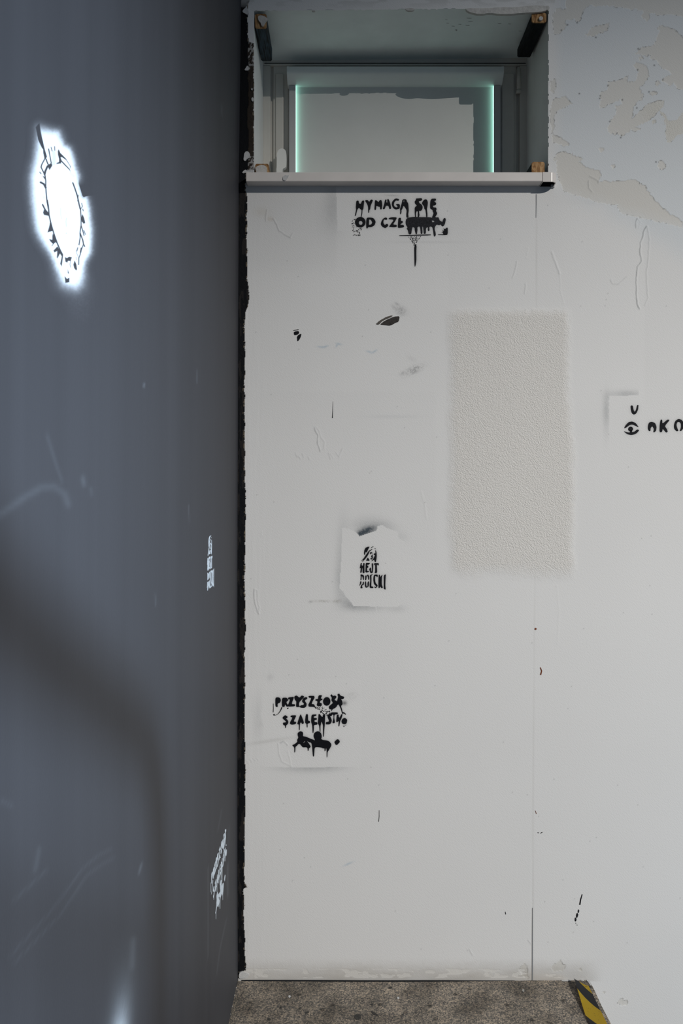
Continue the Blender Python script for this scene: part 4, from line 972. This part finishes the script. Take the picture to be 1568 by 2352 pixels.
# ------------------------------------------------------------------ wooden battens in the corners of the niche
def batten(x0, x1, y0, y1, depth, msides, label, blobs=(), d0=0.004, chip=0.0):
    """end grain faces the room at depth d0"""
    a = wp(x0, y1); b = wp(x1, y0)
    root = tag(empty('wooden_batten', ((a.x + b.x) / 2, d0, a.z)), label, 'batten', 'battens in the window niche corners')
    bm = bmesh.new()
    m = 9
    prof = []
    rnd = random.Random(int(x0 + y0))
    for i, (px, pz) in enumerate([(a.x, a.z), (b.x, a.z), (b.x, b.z), (a.x, b.z)]):
        cx_, cz_ = (a.x + b.x) / 2, (a.z + b.z) / 2
        e = 0.004
        sx_ = 1 if px > cx_ else -1; sz_ = 1 if pz > cz_ else -1
        c1 = (px - sx_ * e, pz); c2 = (px, pz - sz_ * e)
        prof += [c1, c2] if (i % 2 == 1) else [c2, c1]
    ringsv = []
    for k in range(m):
        t = k / (m - 1)
        ringsv.append([bm.verts.new((x + rnd.uniform(-.0006, .0006), d0 + 0.004 + (depth - 0.004) * t, z + rnd.uniform(-.0006, .0006))) for x, z in prof])
    for k in range(m - 1):
        for i in range(8):
            j = (i + 1) % 8; bm.faces.new([ringsv[k][i], ringsv[k][j], ringsv[k + 1][j], ringsv[k + 1][i]])
    bm.faces.new(ringsv[-1])
    bm.faces.new(ringsv[0][::-1])
    bm_obj('shaft', bm, msides, root)
    e = prism_mesh('end_grain', [[[(x, z) for x, z in prof]]], lambda x, z: Vector((x, d0 + 0.004, z)), WN, 0.004, -0.0005)
    o = link('end_grain', e, M_WOODEND, root); o.location = -root.location
    for lp in blobs:
        g = link('plaster_blob', prism_mesh('plaster_blob', [[chaikin(lp, 2)]], lambda x, y: wp(x, y, d0), WN, 0.006, -0.001), M_PLASTER, root); g.location = -root.location
    return root
batten(585, 611.5, 30, 63, 0.196, M_WOODBLUE, 'blue weathered batten with a plaster blob under the left end of the soffit', [[(592,41),(597,37),(607,39),(612,43),(617,46),(612,49),(608,56),(604,63),(600,60),(599,54),(594,50)]])
batten(1221.5, 1255, 28, 50, 0.205, M_WOODBLACK, 'black stained batten under the right end of the soffit', [[(1236,43),(1240,39),(1246,42),(1245,48),(1238,49)]])
batten(585.5, 617, 375, 406, 0.16, M_WOODBARE, 'stub of bare batten with a plaster blob on the left end of the sill', [[(586,386),(594,382),(604,380),(612,384),(614,392),(612,402),(590,402)]])
batten(1221.5, 1251, 370.5, 406, 0.16, M_WOODBLACK, 'stub of split batten on the right end of the sill')

# ------------------------------------------------------------------ landing floor, lower floor
FX1 = 0.748
bm = bmesh.new()
def fpt(px, py):
    d = EYE * F / (py - PY0); return ((px - PX0) * d / F, d - D0)
edge_l = [(-0.3125, -0.004), (-0.3132, -0.012), (-0.3120, -0.022), (-0.3150, -0.045), (-0.3138, -0.075), (-0.3145, -0.11), (-0.3155, -0.16), (-0.3145, -0.25), (-0.3145, -3.4)]
edge_b = [(-0.31, -0.0045)] + [(-0.30 + i * 0.0349, -0.0062 + 0.0048 * i / 30 + 0.0007 * math.sin(i * 2.3)) for i in range(1, 30)] + [(FX1 - 0.008, -0.0006)]
edge_r = [(FX1, -0.010), (FX1 + 0.001, -0.05), (FX1 - 0.001, -0.12), (FX1, -0.2), (FX1, -3.4)]
loop = edge_l[::-1] + edge_b + edge_r
V = [bm.verts.new((x, y, 0.0)) for x, y in loop]; Vb = [bm.verts.new((x, y, -0.18)) for x, y in loop]
bm.faces.new(V[::-1]); bm.faces.new(Vb)
for i in range(len(loop)):
    j = (i + 1) % len(loop); bm.faces.new([V[i], Vb[i], Vb[j], V[j]])
floor = tag(bm_obj('floor', bm, M_FLOOR), 'worn speckled terrazzo landing floor', kind='structure')
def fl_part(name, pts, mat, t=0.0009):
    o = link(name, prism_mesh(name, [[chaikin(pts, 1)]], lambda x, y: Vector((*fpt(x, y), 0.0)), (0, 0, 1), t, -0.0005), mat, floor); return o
M_GUM = plain('flattened_gum', (0.05, 0.048, 0.045), 0.8, 0.15, 0.3, 200)
Fz = lambda *p: [(500 + x / 3.136, 2150 + y / 3.136) for x, y in p]
for p in (Fz((985,570),(1010,560),(1035,575),(1030,600),(1000,605),(982,590)), Fz((625,550),(655,540),(658,555),(630,562)), Fz((355,595),(375,590),(382,605),(362,610)), Fz((445,512),(458,510),(460,520),(447,522)), Fz((580,520),(598,515),(596,527),(582,528)), Fz((1322,565),(1336,562),(1338,572),(1324,574)), Fz((1100,540),(1130,550),(1160,575),(1140,575),(1112,560)), Fz((555,398),(562,398),(562,404),(555,404))):
    fl_part('gum_spot', p, M_GUM)
for p in (Fz((1228,370),(1250,364),(1258,374),(1238,382)), Fz((1100,490),(1116,486),(1120,498),(1104,502))): fl_part('gum_spot', p, M_GUM)
for p in (Fz((505,436),(520,430),(526,440),(512,445)), Fz((1288,446),(1304,440),(1308,452),(1294,456))): fl_part('plaster_crumb', p, M_FLAKE, 0.002)
fl_part('plaster_crumb', [(1198,2275),(1201,2272),(1204,2275),(1203,2279),(1199,2278)], plain('grey_crumb', (0.3, 0.29, 0.27), 0.8, 0.2), 0.002)
# rough mortar edge between landing and walls
rnd = random.Random(3)
for i in range(22):
    y = -0.008 - 0.2 * (i / 21) ** 1.3; x = -0.3145 + rnd.uniform(-0.002, 0.001)
    s_ = rnd.uniform(0.0015, 0.0038)
    bm = bmesh.new(); bmesh.ops.create_icosphere(bm, subdivisions=1, radius=s_)
    for v in bm.verts: v.co = Vector((x + v.co.x * 0.7, y + v.co.y * 1.6, 0.0005 + v.co.z * 0.5)) + Vector([rnd.uniform(-.0005, .0005) for _ in range(3)])
    bm_obj('mortar_crumb', bm, M_PLASTER, floor)
for p in ([(1346,2252.5),(1351,2251),(1355,2257),(1358,2264),(1355,2264),(1350,2256)], [(1288,2251.5),(1306,2251),(1312,2253.5),(1290,2254)], [(1330,2251.5),(1342,2251),(1341,2253.5)]): fl_part('plaster_crumb', p, M_FLAKE, 0.0015)
fl_part('gap_shade_strip', [(548,2252),(575,2250.5),(700,2251),(860,2252),(1000,2251.5),(1095,2252.3),(1210,2252.4),(1095,2253.6),(1000,2255),(860,2255.5),(700,2254.5),(575,2253.5)], M_HOLLOW, 0.0006)  # dark strip laid in for the shade in the gap between floor and wall
lower = tag(bm_obj('floor_lower', box_bm(-0.32, 4.2, -6.0, 0.05, -1.45, -1.35), plain('lower_floor', (0.20, 0.185, 0.16), 0.8, 0.2, 0.1, 8)), 'lower floor beside the landing', kind='structure')

# hazard tape, its near-wall end curling off the floor
bm = bmesh.new(); uvl = bm.loops.layers.uv.new('UVMap')
nu, nv = 12, 60
y_start, y_end = -0.019, -1.4
tx0 = 0.690; tw = 0.0470
gridv = []
for j in range(nv + 1):
    v = (y_start - y_end) * (j / nv) ** 1.8
    row = []
    for i in range(nu + 1):
        u = i / nu
        curl = 0.015 * max(0.0, 1 - u) ** 1.3 * math.exp(-((v - 0.03) / 0.075) ** 2) + 0.003 * (1 - u) ** 2
        x = tx0 + tw * u + 0.006 * (1 - u) * math.exp(-(v / 0.05) ** 2) - 0.004 * (1 - u) * math.exp(-((v - 0.16) / 0.05) ** 2)
        y = y_start - v - 0.012 * u * math.exp(-(v / 0.03) ** 2)
        row.append(bm.verts.new((x, y, 0.0012 + curl)))
    gridv.append(row)
bm.verts.index_update()
def vv(j): return (y_start - y_end) * (j / nv) ** 1.8
for j in range(nv):
    for i in range(nu):
        f = bm.faces.new([gridv[j][i], gridv[j + 1][i], gridv[j + 1][i + 1], gridv[j][i + 1]])
        for lp, (a, b) in zip(f.loops, ((j, i), (j + 1, i), (j + 1, i + 1), (j, i + 1))): lp[uvl].uv = (b / nu, vv(a))
        f.smooth = True
geo = bmesh.ops.solidify(bm, geom=list(bm.faces), thickness=0.0004)
tape = bm_obj('hazard_tape', bm, M_TAPE)
tag(tape, 'black and yellow striped hazard tape curling off the landing edge', 'tape')
rd = link('paint_drop', prism_mesh('paint_drop', [[ell(0.713, -0.072, 0.0013, 0.0026, 8)]], lambda x, y: Vector((x, y, 0.0030)), (0, 0, 1), 0.0012, -0.001), M_RED, tape)

# ------------------------------------------------------------------ stair handrail beside the landing (behind the picture's right edge; its soft shadow falls on the dark wall)
def shadow_to_rail(px, py, railx=0.80):
    d = ld_(px); p = Vector((-0.313, d - D0, EYE - (py - PY0) * d / F))
    t = (railx - p.x) / (DAY.x - p.x)
    return p + (DAY - p) * t
pth = [shadow_to_rail(*q) for q in ((376,2352),(373,2149),(371,1977),(365,1833),(350,1735),(322,1684),(259,1632),(172,1557),(86,1494),(0,1402))]
foot = pth[0].copy(); foot.z = 0.0; foot.y = pth[1].y
pth[0].y = pth[1].y
last = pth[-1] + (pth[-1] - pth[-4]).normalized() * 0.5
pth = [foot] + pth + [last]
def tube(name, pts, r, parent, mat):
    cu = bpy.data.curves.new(name, 'CURVE'); cu.dimensions = '3D'; cu.bevel_depth = r; cu.bevel_resolution = 4; cu.use_fill_caps = True
    sp = cu.splines.new('POLY'); sp.points.add(len(pts) - 1)
    for q, p in zip(sp.points, pts): q.co = (*p, 1)
    dg = bpy.data.objects.new(name, cu); COL.objects.link(dg)
    me = bpy.data.meshes.new_from_object(dg.evaluated_get(bpy.context.evaluated_depsgraph_get()))
    bpy.data.objects.remove(dg)
    o = link(name, me, None, parent); me.materials.clear(); me.materials.append(mat); o.location = -parent.location
    return o
rail = tag(empty('stair_handrail', foot), 'dark steel stair handrail bending down to the landing', 'handrail')
tube('rail', pth, 0.042, rail, M_STEEL)
midp = [shadow_to_rail(*q) for q in ((360,2190),(200,2165),(0,2150))]
midp.append(midp[-1] + (midp[-1] - midp[0]).normalized() * 0.5)
tube('lower_bar', midp, 0.011, rail, M_STEEL)
post = last.copy(); post.z = 0
tube('post', [post, last], 0.022, rail, M_STEEL)
